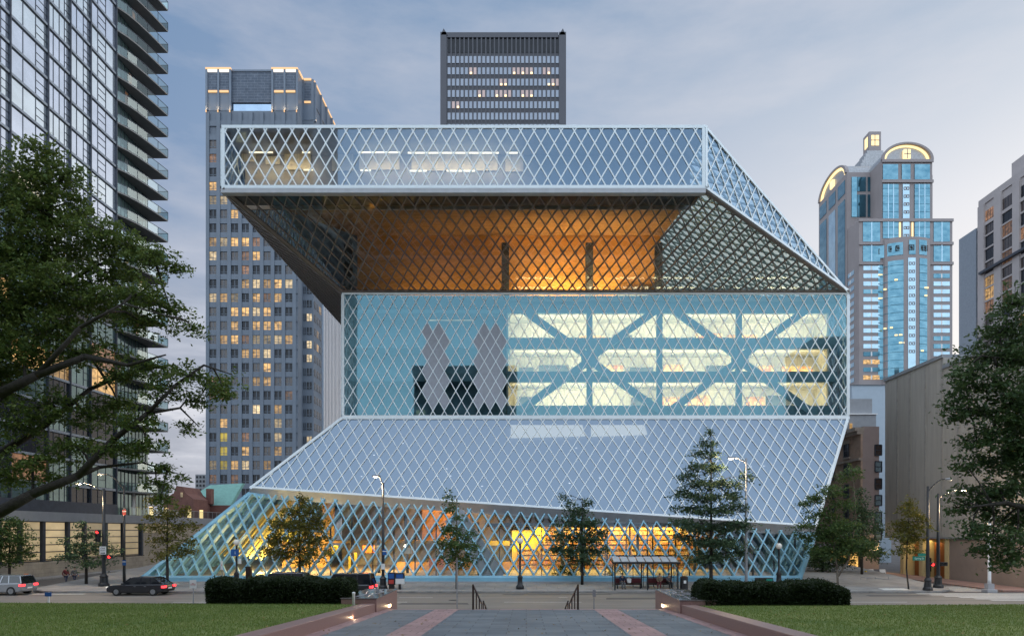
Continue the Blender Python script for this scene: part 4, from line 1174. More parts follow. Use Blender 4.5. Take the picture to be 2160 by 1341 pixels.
for pa, pb_ in ((1898, 1881), (1932, 1908), (1992, 1948)):
    MB().box(XW + 1.2, XW + 1.9, yw(pa), yw(pb_), 0.02, 3.9).build('door', M['door'], cb)
bx('roof_rail', M['galv'], cb, XW + .5, XW + .56, ysw - 2.5, ysw, 23.2, 23.26)
arealight('entry_light', (XW + .8, (yw(1880) + yw(1900)) / 2, 4.1), .6, 5, 60, (1, .75, .35))
arealight('entry_light', (XW + .8, yw(1940), 4.1), .6, 4, 45, (1, .75, .35))

# ---- brick hotel
YH = 85.0
ho = thing('brick_hotel', 'old brown brick hotel with cornice beside the concrete building', 'building', (44, YH, 0))
XH = ax(1820, YH); zh = az(899, YH)
bx('plaster_wall', M['plaster'], ho, XH, XW - .05, YH, YH + 26, 0, zh)
bx('brick_wall', M['brick'], ho, XH - .25, XH, YH + .02, YH + 26, 3.4, zh - .6)
b = MB(); b.box(XH - 1.0, XH + .15, YH - .05, YH + 26, zh - .55, zh - .1); b.box(XH - .7, XH + .1, YH - .02, YH + 26, zh - .95, zh - .55); b.box(XH - .5, XH, YH, YH + 26, zh - 4.2, zh - 3.9); b.build('cornice', M['trim'], ho)
rects = [(V((ax(1845, YH), YH - .02, az(y + 22, YH))), PX * (ax(1859, YH) - ax(1845, YH)), V((0, 0, az(y, YH) - az(y + 22, YH))), NY, M['brnglass'] if k in (0, 2) else M['palepane']) for k, y in enumerate((938, 973, 1009, 1044, 1080, 1115))]
def mullH(mb, o, u, v, n):
    mb.bar(o + v * .5, o + v * .5 + u, .09, .06, n)
    for q in (V(), u): mb.bar(o + q, o + q + v, .12, .08, n)
    for q in (V(), v): mb.bar(o + q, o + q + u, .12, .08, n)
for k in range(5):
    for j in range(5):
        rects.append((V((XH - .3, YH + 3.0 + j * 4.2, 4.2 + 2.62 * k)), V((0, 1.3, 0)), V((0, 0, 1.7)), NX, M['dkglass']))
windows(ho, rects, t=.05, mull=mullH)
b = MB()
for j in range(5):
    y = YH + 3 + j * 4.2; b.box(XH - .45, XH - .25, y - .3, y + 1.6, 4.2 + 2.62 * 4 - .25, 4.2 + 2.62 * 4); b.box(XH - .45, XH - .25, y - .35, y + 1.65, 4.2 + 2.62 * 4 + 1.7, 4.2 + 2.62 * 4 + 2.1)
b.split('sill', M['trim'], ho)
bx('shop_front', M['darkcore'], ho, XH - .2, XH, YH + .02, YH + 26, 0, 3.4)
b = MB()
for j in range(8): b.box(XH - .3, XH - .21, YH + .8 + j * 3.1, YH + 3.2 + j * 3.1, .5, 2.6)
b.split('shop_window', emis('shop_lit_window', (1, .55, .15), 1.1, .8, .9), ho)
b = MB()
for j in range(4): b.hexa([(XH - 1.6, YH + 1 + j * 6, 2.5), (XH - .25, YH + 1 + j * 6, 3.3), (XH - .25, YH + 5 + j * 6, 3.3), (XH - 1.6, YH + 5 + j * 6, 2.5)], [(XH - 1.6, YH + 1 + j * 6, 2.56), (XH - .25, YH + 1 + j * 6, 3.38), (XH - .25, YH + 5 + j * 6, 3.38), (XH - 1.6, YH + 5 + j * 6, 2.56)])
b.split('awning', mat('mauve_awning', (.3, .26, .3), .8), ho)
wl = thing('wall_light', 'lit yellow wall lamp on the plaster side of the hotel', 'wall light', (XW - .5, YH - .2, 3.2))
MB().box(XW - .75, XW - .4, YH - .25, YH - .02, 3.2, 3.5).build('lens', M['goldlamp'], wl); MB().box(XW - .8, XW - .35, YH - .3, YH, 3.5, 3.56).build('hood', M['black'], wl)
pointlight('wall_light_lamp', (XW - .6, YH - .6, 3.1), 70, (1, .78, .3), .1)
# rooftop blocks behind the hotel
bd = thing('blue_building', 'plain pale blue building behind the brick hotel', 'building', (52, 112, 0))
bx('wall', M['bluewall'], bd, ax(1797, 112), ax(1880, 112), 112, 135, 0, az(812, 112)); bx('coping', M['greywall'], bd, ax(1796, 112), ax(1881, 112), 111.8, 135.2, az(812, 112), az(811, 112))
bd = thing('grey_annexe', 'grey rendered roof annexe between the hotel and the blue building', 'building', (50, 100, 0))
bx('wall', M['greywall'], bd, ax(1790, 100), ax(1848, 100), 100, 108, 0, az(874, 100)); bx('plant_room', M['greywall'], bd, ax(1798, 100), ax(1847, 100), 101, 107.5, az(873, 100), az(838, 100))
bx('coping', M['white'], bd, ax(1789, 100), ax(1850, 100), 99.8, 108.2, az(874, 100), az(872, 100))
MB().box(ax(1792, 100), ax(1797, 100), 99.85, 100, az(905, 100), az(893, 100)).build('window', M['w1'], bd)

# ---- condominium tower (left)
XC = -54.0
def yc(px): return XC * F / (px - CX)
ct = thing('glass_apartment_tower', 'glass apartment tower with curved balconies at the left edge', 'tower', (-60, 80, 7))
fl = 3.04; zt0 = 71.3; floors = [zt0 - fl * k for k in range(-3, 22)]
yN, yF = 52.0, yc(245)
ztop = floors[0] + fl
bx('core_wall', M['darkcore'], ct, XC - 24, XC - .35, yN, 97.5, 7.3, ztop)
cols = [(yN, yc(-70))]
vp = [-320, -230, -150, -90, -35, 21, 101, 148, 191, 245]
rects = []; rk = random.Random(31)
for i in range(len(vp) - 1):
    ya, yb = yc(vp[i]), yc(vp[i + 1])
    for k, z in enumerate(floors):
        if z < 7.4: continue
        up = z > 33
        if up: m = M['condo'] if rk.random() < .7 else M['condo2']
        else: m = rk.choice([M['condog']] * 6 + [M['dkglass']] * 3 + [M['w1'], M['w4']])
        if 14 < z < 33 and rk.random() < .07: m = M['w1']
        rects.append((V((XC - .2, ya + .10, z + .2)), V((0, yb - ya - .2, 0)), V((0, 0, fl - .4)), PX, m))
kind = [0]
def mullK(mb, o, u, v, n):
    k = int(o.y * 7) % 3
    fs = ((.27, .55, .8), (.3, .62), (.35, .7))[k]
    for f in fs: mb.bar(o + u * f, o + u * f + v, .045, .06, n)
    if k != 1:
        for g in (.3, .62): mb.bar(o + v * g + u * fs[-1], o + v * g + u, .045, .05, n)
    else:
        for g in (.36, .68): mb.bar(o + v * g + u * .3, o + v * g + u * .62, .06, .05, n)
windows(ct, rects, t=.06, mull=mullK, cap=100)
b = MB()
for z in floors:
    if z > 7: b.box(XC - .3, XC + .04, yN, yF, z - .13, z + .15)
b.split('floor_band', M['bandgrey'], ct)
b = MB()
for px in vp:
    y = yc(px); b.box(XC - .3, XC + .14, y - .075, y + .075, 7.4, ztop)
b.split('vertical_fin', M['mull'], ct)
bx('base_band', M['mull'], ct, XC - .3, XC + .16, yN, yF + .1, 7.3, 8.6)
# glazed end with balconies
b = MB(); b.box(XC - .5, XC - .32, yF + .1, 98.0, 7.3, ztop); b.build('balcony_wall', M['condog'], ct)
b = MB()
for k in range(9):
    y = yF + .7 + k * .85; b.box(XC - .34, XC - .26, y, y + .07, 7.3, ztop)
b.build('balcony_mullions', M['mull'], ct)
rects = []
for k, z in enumerate(floors):
    if z > 7 and k % 1 == 0 and rk.random() < .35:
        j = rk.randint(0, 6); rects.append((V((XC - .33, yF + .8 + j * .85, z + .3)), V((0, .7, 0)), V((0, 0, 2.2)), PX, rk.choice([M['w1'], M['w4'], M['condo2']])))
windows(ct, rects, t=.03)
bx('end_wall', M['condo2'], ct, XC - 24, XC - .4, 97.6, 98.2, 7.3, ztop)
edge = [V((-54.0, 90.1, 0)), V((-53.35, 91.3, 0)), V((-52.85, 92.8, 0)), V((-52.45, 94.6, 0)), V((-52.1, 96.6, 0)), V((-51.8, 98.7, 0))]
for k, z in enumerate(floors):
    if z < 9: continue
    z0 = z - .12
    sb = MB(); sb.prism([e + V((0, 0, z0 - .08)) for e in edge] + [V((-56.5, 98.7, z0 - .08)), V((-56.5, 90.1, z0 - .08))], (0, 0, .2)); s = sb.build('balcony', M['slab'], ct)
    rb = MB()
    for a, c in zip(edge, edge[1:] + [V((-55.5, 98.7, 0))]):
        rb.face([a + V((0, 0, z0 + .14)), c + V((0, 0, z0 + .14)), c + V((0, 0, z0 + 1.2)), a + V((0, 0, z0 + 1.2))])
    rb.build('glass_balustrade', M['railglass'], s)
    rb = MB()
    for a, c in zip(edge, edge[1:] + [V((-55.5, 98.7, 0))]):
        rb.bar(a + V((0, 0, z0 + 1.22)), c + V((0, 0, z0 + 1.22)), .06, .06, (0, 0, 1)); rb.bar(c + V((0, 0, z0 + .1)), c + V((0, 0, z0 + 1.22)), .05, .05, (0, 1, 0))
    rb.build('rail', M['mull'], s)
MB().tube((-54.6, 94.5, 7.4), (-54.6, 94.5, 11.2), .45, n=14).build('terrace_column', M['white'], ct)

# ---- podium of the condominium
XP = -53.0
def yp(px): return XP * F / (px - CX)
pd = thing('stone_podium', 'low pale stone building with lit blinds below the glass apartment tower', 'building', (-55, 85, 0))
ye_ = 118.0; ys_ = 56.0
bx('stone_base', M['stone'], pd, XP - 20, XP, ys_, ye_, 0, 1.75)
bx('stone_wall', M['stone'], pd, XP - 20, XP, yp(302), ye_, 1.75, 6.2)
bx('wall', M['mull'], pd, XP - 20, XP - .3, ys_, yp(302) - .01, 1.75, 6.2)
bx('cornice', M['cornice'], pd, XP - 20, XP + .25, ys_ - .2, ye_, 6.2, 7.25)
b = MB()
for px in (-60, 0, 44, 93, 145, 180, 225, 262, 300): b.box(XP - .3, XP + .06, yp(px) - .18, yp(px) + .18, 1.76, 6.2)
b.split('pier', M['mull'], pd)
rects = []
bay = [(-58, -2), (2, 42), (48, 90), (97, 142), (148, 178), (183, 222), (228, 259), (266, 296)]
for a, c in bay: rects.append((V((XP - .28, yp(a) + .2, 1.9)), V((0, yp(c) - yp(a) - .4, 0)), V((0, 0, 4.2)), PX, M['blind']))
def mullP(mb, o, u, v, n):
    for g in (.02, .22, .41, .6, .8): mb.bar(o + v * g, o + v * g + u, .1, .08, n)
windows(pd, rects, t=.1, mull=mullP)
b = MB(); b.box(XP - .02, XP + .05, yp(306), yp(360), 4.9, 6.1); b.build('lit_panel', M['blind'], pd)
b = MB()
for y in np.arange(91, 118, 1.6): b.box(XP + .1, XP + .14, y, y + .05, 7.25, 8.3)
b.box(XP + .1, XP + .15, 91, 118, 8.28, 8.34); b.build('terrace_rail', M['galv'], pd)
MB().face([(XP + .12, 91, 7.3), (XP + .12, 118, 7.3), (XP + .12, 118, 8.27), (XP + .12, 91, 8.27)]).build('terrace_glass', M['railglass'], pd)
b = MB()
for y in (97, 101, 108, 112): b.box(XP - .6, XP - .2, y, y + .4, 7.25, 8.6)
b.split('lit_lantern', emis('terrace_lantern', (1, .7, .3), 1.6), pd)
# ---- brick gabled building with green roof beyond
YG = 150.0
gb = thing('gabled_building', 'small red brick gable with verdigris roof in the gap behind the podium', 'building', (-75, YG, 0))
gx0, gx1, gxm = ax(345, YG), ax(408, YG), ax(377, YG)
MB().prism([(gx0, YG, 0), (gx1, YG, 0), (gx1, YG, az(1052, YG)), (ax(392, YG), YG, az(1040, YG)), (ax(384, YG), YG, az(1026, YG)), (gxm - .5, YG, az(1024, YG)), (ax(366, YG), YG, az(1040, YG)), (gx0, YG, az(1052, YG))], (0, 8, 0)).build('brick_gable', M['redbrick'], gb)
MB().prism([(ax(335, YG), YG + 8.1, az(1062, YG)), (ax(452, YG), YG + 8.1, az(1062, YG)), (ax(448, YG), YG + 16, az(1008, YG)), (ax(372, YG), YG + 16, az(1012, YG))], (0, 1.5, 0)).build('roof', M['copper'], gb)
MB().box(ax(403, YG), ax(414, YG), YG + 7, YG + 8.5, az(1060, YG), az(1026, YG)).build('chimney', M['redbrick'], gb)
MB().box(ax(381, YG), ax(386, YG), YG - .1, YG, az(1048, YG), az(1038, YG)).build('window', M['w2'], gb)
bx('wall', M['redbrick'], gb, ax(335, YG), ax(452, YG), YG + 8, YG + 30, 0, az(1062, YG))
fb_ = thing('far_building', 'grey far office block just left of the pale tower base', 'building', (-140, 300, 0))
bx('wall', M['greywall'], fb_, ax(412, 300), ax(440, 300), 300, 320, 0, az(1000, 300))
b = MB()
for k in range(5):
    for j in range(3): b.box(ax(414 + 7 * j, 300), ax(418 + 7 * j, 300), 299.8, 300, az(1008 + 9 * k, 300), az(1003 + 9 * k, 300))
b.split('window', M['dkglass'], fb_)

# ---- blocks across the plaza behind the viewer (seen mirrored in the library glass)
def behind(name, label, x0, x1, y, z, m, nx, nz, lit):
    t = thing(name, label, 'building', ((x0 + x1) / 2, y, 0)); bx('wall', M[m], t, x0, x1, y - 22, y, 0, z); rq = random.Random(nx)
    b = [MB(), MB()]
    for i in range(nx):
        for k in range(nz):
            a = x0 + (x1 - x0) * (i + .18) / nx; c = x0 + (x1 - x0) * (i + .82) / nx; q = 4 + (z - 6) * k / nz
            b[rq.random() < lit].box(a, c, y, y + .15, q, q + (z - 6) / nz * .62)
    for bb_, mm in zip(b, ('dkglass', 'w2')):
        if bb_.v: o = bb_.build('window', M[mm], t); o['kind'] = 'stuff'
    bx('cornice', M['cornice'], t, x0 - .4, x1 + .4, y - 22.3, y + .3, z - 1.4, z + .6)
behind('courthouse', 'dark courthouse block mirrored in the middle glass of the library', -31, -3, -42, 50, 't2', 7, 11, .06)
behind('slab_block', 'dark slab block mirrored at the right end of the middle glass', 80, 112, -42, 58, 't2', 6, 14, .04)
behind('low_block', 'low dark block mirrored along the foot of the middle glass', -70, -34, -46, 37, 'bronze', 9, 8, .05)  # unseen blocks added in place of dark trees for the mirror image
behind('low_block', 'long low dark block mirrored under the lit library floors', 2, 78, -46, 36.5, 'bronze', 15, 8, .05)
behind('grey_tower', 'tall grey tower mirrored at the left end of the library top box', -115, -52.5, -44, 120, 'slabpale', 16, 26, .03)

# ================================================================== TREES, HEDGES
def quads(name, verts, m, parent):
    n = len(verts) // 4; o0 = wloc(parent)
    v = np.asarray(verts, np.float32) - np.array(o0, np.float32)
    me = bpy.data.meshes.new(name); me.vertices.add(n * 4); me.loops.add(n * 4); me.polygons.add(n)
    me.vertices.foreach_set('co', v.reshape(-1)); me.loops.foreach_set('vertex_index', np.arange(n * 4, dtype=np.int32))
    me.polygons.foreach_set('loop_start', np.arange(0, n * 4, 4, dtype=np.int32)); me.polygons.foreach_set('loop_total', np.full(n, 4, np.int32))
    me.update(calc_edges=True); me.materials.append(m)
    return link(name, me, parent)

def leaf_quads(c, L, rs, up=.45, wid=.5):
    """c: (n,3) leaf centres -> rhombic leaves"""
    n = len(c)
    nrm = rs.normal(size=(n, 3)); nrm[:, 2] = np.abs(nrm[:, 2]) + up; nrm /= np.linalg.norm(nrm, axis=1, keepdims=True)
    t = rs.normal(size=(n, 3)); t -= nrm * (t * nrm).sum(1, keepdims=True); t /= np.linalg.norm(t, axis=1, keepdims=True)
    s = np.cross(nrm, t); l = L * (.6 + .8 * rs.rand(n, 1)); w = l * wid
    v = np.stack([c - t * l * .5, c + s * w * .5 + t * l * .08, c + t * l * .5 - nrm * l * .1, c - s * w * .5 + t * l * .08], 1)
    return v.reshape(-1, 3)

def tree(name, label, D, base, limbs, blobs, leaf, lm, dens, seed, bark='bark', group=None, depth=1.0, twl=20, spread=.27, flat=.5, cat='tree', near=True):
    """limbs: lists of (px,py,dd,r); blobs: (px,py,rx,ry[,dd])"""
    rs = np.random.RandomState(seed); rr = random.Random(seed); k = D / F
    t = thing(name, label, cat, base, group)
    tb = MB(); ends = []
    for L in limbs:
        pts = [at(q[0], q[1], D + q[2]) for q in L]
        tb.path(pts, [q[3] for q in L], 9)
        for a, b in zip(pts, pts[1:]):
            for f in (0, .33, .66, 1): ends.append((a.lerp(b, f), L[0][3] * .4))
    allc = []
    for bl in blobs:
        px, py, rx, ry = bl[:4]; dd = bl[4] if len(bl) > 4 else rr.uniform(-.5, .5) * depth
        c = at(px, py, D + dd); RX, RZ = rx * k, ry * k; RY = (RX + RZ) * .5 * depth
        e, r = min(ends, key=lambda q: (q[0] - c).length)
        r = min(r, .012 + .02 * RX)
        if (e - c).length > .05:
            mid = e.lerp(c, .5) + V((rr.uniform(-.1, .1), rr.uniform(-.1, .1), .12 * (e - c).length)); tb.path([e, mid, c], [r * 1.3, r, r * .6], 6)
        nt_ = max(6, int(dens * RX * RZ / (leaf * leaf) * .75 * (1 + .5 * RY)))
        u = rs.normal(size=(nt_, 3)); u /= np.linalg.norm(u, axis=1, keepdims=True); u *= (rs.rand(nt_, 1) ** .45) * (1 + .22 * rs.normal(size=(nt_, 1)))
        tc_ = np.array(c) + u * np.array([RX, RY, RZ])
        for j in range(min(nt_, 12 if near else 4)):
            q = V(tc_[rr.randrange(nt_)]); tb.tube(c.lerp(q, .0), q, r * .5, r * .2, 4, cap=False)
        sp = leaf * spread * 6
        off = rs.normal(size=(nt_, twl, 3)) * np.array([sp, sp, sp * flat]) * .62
        off[:, :, 2] -= (off[:, :, 0] ** 2 + off[:, :, 1] ** 2) * .25 / max(sp, .01)
        allc.append((tc_[:, None, :] + off).reshape(-1, 3))
    tb.build('trunk', M[bark], t, smooth=True)
    quads('crown', leaf_quads(np.concatenate(allc), leaf, rs), M[lm], t)
    return t

# large oak, left foreground
DO = 20.0
tree('oak_tree', 'large dark oak reaching over the left lawn from the left edge', DO, (ax(-190, DO), DO, zl(DO)),
     [[(-210, 1320, 0, .42), (-170, 1190, 0, .36), (-80, 1110, 0, .25), (0, 1079, -.1, .175), (70, 1040, -.2, .14), (165, 1003, -.3, .11), (235, 930, -.5, .085), (310, 872, -.6, .06), (372, 810, -.8, .04), (430, 770, -.9, .03), (490, 790, -1, .012)],
      [(-170, 1190, 0, .3), (-90, 1010, .5, .2), (0, 955, .6, .13), (90, 900, .7, .09), (190, 820, .6, .06), (300, 775, .5, .03)],
      [(-120, 1080, 0, .26), (-80, 900, -.5, .2), (0, 830, -.6, .15), (80, 790, -.8, .115), (180, 752, -.9, .085), (270, 770, -1, .05), (350, 748, -1, .02)],
      [(-80, 900, 0, .2), (-30, 760, .6, .14), (50, 650, .8, .10), (95, 540, .8, .07), (110, 440, .7, .04), (95, 330, .7, .012)],
      [(50, 650, .8, .07), (150, 590, .4, .05), (235, 545, .2, .03), (330, 560, .1, .012)],
      [(80, 790, -.8, .08), (170, 690, -1.2, .055), (260, 640, -1.3, .03), (400, 680, -1.4, .012)],
      [(165, 1003, -.3, .08), (210, 985, .2, .05), (300, 975, .4, .03), (380, 1000, .5, .012)],
      [(310, 872, -.6, .05), (380, 860, -.3, .03), (420, 900, -.2, .012)]],
     [(85, 315, 45, 30), (60, 370, 75, 45), (130, 380, 65, 40), (20, 430, 70, 70), (95, 450, 90, 50), (170, 440, 40, 22), (210, 480, 60, 30), (150, 520, 110, 45),
      (40, 540, 80, 70), (260, 520, 80, 32), (320, 545, 60, 26), (370, 560, 30, 18), (240, 575, 90, 30), (120, 600, 110, 45), (40, 650, 90, 60), (200, 640, 100, 36), (290, 620, 80, 30),
      (360, 655, 60, 22), (410, 690, 26, 18), (300, 680, 80, 22), (120, 690, 90, 40), (60, 740, 80, 40), (180, 745, 90, 26), (-10, 800, 60, 70), (260, 790, 80, 20), (330, 775, 70, 20),
      (395, 790, 45, 22), (450, 808, 55, 30), (475, 830, 28, 18), (420, 845, 40, 18), (400, 900, 22, 20), (340, 825, 60, 20), (250, 850, 60, 22), (300, 890, 55, 22), (190, 880, 70, 28), (110, 850, 70, 30), (40, 890, 70, 40),
      (160, 940, 70, 22), (250, 940, 60, 20), (310, 935, 45, 18), (70, 970, 80, 28), (0, 1000, 60, 34), (120, 1010, 50, 18), (345, 985, 36, 14), (385, 1005, 22, 12), (-40, 700, 80, 120), (-60, 520, 80, 100), (330, 1020, 40, 16), (340, 1050, 30, 14)],
     0.115, 'leaf_oak', 1.8, 3, depth=1.15)
# large oak on the right
DR = 22.0
tree('oak_tree', 'large dark oak leaning in from the right edge above the right lawn', DR, (ax(2300, DR), DR, zl(DR)),
     [[(2300, 1330, 0, .4), (2285, 1150, 0, .34), (2260, 950, 0, .26), (2230, 800, 0, .18), (2190, 680, 0, .08), (2160, 610, 0, .02)],
      [(2285, 1150, 0, .2), (2200, 1080, -.4, .12), (2120, 1060, -.5, .07), (2040, 1070, -.6, .02)],
      [(2260, 950, 0, .16), (2180, 900, .4, .1), (2100, 880, .5, .06), (2010, 860, .6, .02)],
      [(2230, 800, 0, .1), (2150, 760, -.4, .06), (2070, 750, -.5, .02)]],
     [(2140, 640, 40, 34), (2110, 700, 55, 36), (2150, 740, 50, 50), (2070, 752, 60, 28), (2035, 790, 44, 22), (2100, 810, 70, 34), (2020, 840, 38, 22), (2055, 865, 60, 26), (2140, 850, 50, 50), (2012, 880, 24, 14), (2110, 915, 60, 34),
      (2060, 930, 44, 22), (2150, 960, 50, 50), (2085, 975, 56, 26), (2040, 985, 30, 18), (2110, 1030, 62, 34), (2050, 1035, 48, 22), (2018, 1070, 36, 16), (2075, 1075, 52, 24), (2140, 1090, 50, 44), (2050, 1110, 36, 18), (2095, 1130, 54, 28), (2070, 1160, 36, 18), (2135, 1165, 50, 26), (2115, 1190, 34, 12), (2180, 900, 50, 200), (2190, 700, 50, 60)],
     0.135, 'leaf_right', 2.0, 8, depth=1.0)

ST = 'street trees by the library'
def street(px, py, D, label, seed, blobs, lm, limbs=None, bark='bark', dens=1.0, leaf=.24, r=.13, top=None):
    zg = zw(D) if abs(ax(px, D)) < 42 else .13
    yb = CY - (zg - CAMZ) * F / D; top = top or min(b[1] for b in blobs)
    lb = limbs or [[(px, yb + 2, 0, r), (px, yb - 60, 0, r * .8), (px, (yb + top) / 2, 0, r * .55), (px, top + 6, 0, .03)]]
    return tree('street_tree', label, D, (ax(px, D), D, zg), lb, blobs, leaf, lm, dens * 2.1, seed, bark, ST, near=False, spread=.26, twl=14)
street(20, 0, 66, 'dark round street tree at the far left before the stone podium', 21, [(20, 1110, 36, 20), (-10, 1135, 40, 26), (35, 1140, 34, 22), (10, 1170, 50, 22), (52, 1165, 20, 14), (22, 1098, 20, 10)], 'leaf_mid')
street(182, 0, 61, 'low spreading dark street tree left of the traffic pole', 22, [(170, 1108, 10, 14), (175, 1130, 26, 12), (205, 1126, 18, 10), (160, 1150, 26, 12), (135, 1140, 14, 8), (200, 1150, 36, 13), (150, 1170, 36, 13), (225, 1165, 22, 10), (190, 1185, 44, 12), (245, 1158, 12, 8), (128, 1176, 12, 7)], 'leaf_blue')
street(353, 0, 58.5, 'golden green street tree in front of the lattice left corner', 23, [(330, 1065, 22, 12), (322, 1050, 18, 8), (350, 1085, 36, 14), (390, 1075, 18, 16), (325, 1110, 26, 14), (375, 1110, 36, 18), (340, 1135, 30, 13), (385, 1140, 28, 14), (360, 1160, 40, 13), (330, 1172, 22, 9), (400, 1160, 16, 9), (312, 1090, 12, 10)], 'leaf_warm')
street(632, 0, 59.5, 'broad green street tree before the glowing lobby behind the hedge', 24, [(635, 1052, 16, 14), (625, 1080, 40, 16), (655, 1070, 26, 14), (590, 1105, 36, 18), (640, 1110, 46, 20), (675, 1095, 20, 16), (580, 1135, 36, 16), (630, 1140, 46, 18), (670, 1135, 30, 14), (600, 1165, 46, 15), (655, 1165, 40, 14), (565, 1160, 18, 10), (692, 1160, 14, 9), (632, 1185, 30, 8)], 'leaf_warm', dens=1.1)
street(963, 0, 57.8, 'slim street tree with pale trunk left of the stair handrails', 25, [(945, 1045, 10, 14), (950, 1070, 20, 12), (965, 1090, 12, 12), (950, 1115, 28, 15), (985, 1125, 22, 14), (940, 1145, 24, 13), (970, 1150, 36, 14), (1000, 1150, 14, 12), (955, 1172, 34, 12), (985, 1180, 22, 12), (968, 1190, 24, 6)], 'leaf_mid', bark='barkpale', r=.11, dens=1.15)
street(1228, 0, 60.5, 'bushy street tree with a ragged bare top right of centre', 26, [(1185, 1047, 10, 6), (1200, 1060, 16, 8), (1222, 1075, 24, 14), (1238, 1062, 10, 16), (1210, 1100, 36, 16), (1245, 1105, 24, 16), (1190, 1130, 36, 14), (1235, 1135, 40, 18), (1268, 1125, 18, 14), (1205, 1160, 42, 15), (1250, 1160, 34, 14), (1175, 1155, 22, 10), (1225, 1180, 36, 12)], 'leaf_blue', dens=1.35)
street(1500, 0, 58.5, 'tall conical street tree beside the bus shelter', 27, [(1494, 912, 8, 12), (1490, 935, 22, 12), (1498, 955, 20, 12), (1470, 955, 16, 10), (1475, 985, 32, 12), (1508, 988, 28, 12), (1450, 1005, 26, 9), (1480, 1020, 44, 12), (1520, 1018, 30, 12), (1440, 1040, 26, 10), (1485, 1048, 52, 13), (1540, 1045, 34, 12), (1555, 1020, 12, 12), (1575, 1005, 12, 16), (1450, 1072, 40, 10), (1500, 1075, 60, 11), (1555, 1068, 28, 12), (1455, 1105, 48, 15), (1510, 1112, 60, 15), (1560, 1105, 30, 14), (1440, 1130, 26, 10), (1485, 1142, 52, 13), (1540, 1145, 50, 13), (1500, 1172, 56, 13), (1565, 1165, 26, 10), (1470, 1180, 24, 8)], 'leaf_blue', dens=1.45, r=.17)
street(1770, 0, 60, 'forked street tree by the right corner of the library', 28, [(1800, 995, 18, 14), (1775, 1010, 14, 10), (1755, 1035, 34, 14), (1720, 1050, 24, 12), (1700, 1062, 16, 9), (1780, 1060, 26, 14), (1740, 1085, 40, 16), (1700, 1110, 30, 10), (1770, 1110, 46, 20), (1735, 1130, 46, 16), (1790, 1145, 48, 20), (1755, 1165, 50, 15), (1720, 1160, 30, 14), (1690, 1125, 16, 8), (1830, 1160, 30, 16)], 'leaf_mid', bark='barkpale', dens=1.3,
       limbs=[[(1768, 1245, 0, .10), (1766, 1200, 0, .09), (1758, 1150, 0, .07), (1752, 1060, 0, .03)], [(1768, 1215, 0, .08), (1790, 1180, 0, .07), (1805, 1100, 0, .05), (1800, 1000, 0, .02)]])
street(1818, 0, 68, 'upright street tree before the brick hotel', 29, [(1816, 1040, 10, 16), (1812, 1070, 22, 18), (1835, 1085, 18, 16), (1815, 1110, 34, 20), (1848, 1110, 14, 12), (1820, 1145, 44, 20), (1845, 1170, 26, 12)], 'leaf_blue', dens=1.35)
street(1735, 0, 70, 'low dark tree behind the library right corner', 30, [(1720, 1175, 26, 16), (1750, 1170, 30, 18), (1780, 1180, 26, 14), (1735, 1190, 40, 10)], 'leaf_right', dens=1.6)
street(1915, 0, 57.6, 'small leaning street tree lit yellow before the orange doors', 31, [(1922, 1055, 12, 12), (1915, 1075, 22, 14), (1935, 1085, 20, 14), (1900, 1105, 24, 12), (1925, 1115, 36, 16), (1950, 1100, 14, 10), (1895, 1130, 20, 10), (1925, 1140, 30, 13), (1905, 1160, 24, 10), (1935, 1160, 14, 9)], 'leaf_warm', dens=1.2,  # leaf colour also carries the street lamp's yellow light
       limbs=[[(1917, 1246, 0, .07), (1912, 1200, 0, .06), (1914, 1130, 0, .045), (1921, 1050, 0, .015)]])
street(340, 0, 110, 'thin yellow green tree on the podium terrace', 32, [(338, 1030, 22, 14), (325, 1050, 20, 9), (350, 1052, 16, 8)], 'leaf_warm', dens=1.0, leaf=.35,
       limbs=[[(340, 1065, 0, .08), (340, 1030, 0, .04)]])

def hedge(x0, x1, y0, y1, z0, z1, label, seed, n, r=.35):
    h = thing('hedge', label, 'hedge', ((x0 + x1) / 2, y0, z0), 'clipped hedges on the lawn edge')
    rs = np.random.RandomState(seed)
    c = bx('hedge_core', M['hedgecore'], h, x0 + .16, x1 - .16, y0 + .16, y1 - .1, z0, z1 - .16); bevel(c, .25, 3)
    u = rs.rand(n, 3); face = rs.choice(4, n, p=[.45, .38, .085, .085])
    P = np.stack([x0 + u[:, 0] * (x1 - x0), y0 + u[:, 1] * (y1 - y0), z0 + u[:, 2] * (z1 - z0)], 1)
    dpt = .16 * rs.rand(n) ** 1.5
    P[face == 0, 1] = y0 + dpt[face == 0]; P[face == 1, 2] = z1 - dpt[face == 1]; P[face == 2, 0] = x0 + dpt[face == 2]; P[face == 3, 0] = x1 - dpt[face == 3]
    # round the corners
    lo = np.array([x0 + r, y0 + r, z0 - 9]); hi = np.array([x1 - r, y1 - r, z1 - r]); q = np.clip(P, lo, hi); d = P - q; l = np.linalg.norm(d, axis=1, keepdims=True)
    P = np.where(l > r, q + d / np.maximum(l, 1e-6) * (r - .12 * rs.rand(n, 1)), P)
    P[:, 2] += np.where(P[:, 2] > z1 - .3, .06 * np.sin(P[:, 0] * 2.3 + seed) + .04 * np.sin(P[:, 0] * 6.1), 0) + np.where(rs.rand(n) < .02, .12 * rs.rand(n), 0)
    P += rs.normal(size=(n, 3)) * .025 + .05 * np.sin(P[:, [1, 2, 0]] * 3.1 + 1)
    quads('foliage', leaf_quads(P, .07, rs, .3, .6), M['leaf_hedge'], h)
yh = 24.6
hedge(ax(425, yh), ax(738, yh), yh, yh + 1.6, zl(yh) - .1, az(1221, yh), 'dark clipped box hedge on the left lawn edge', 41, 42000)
yh = 23.7
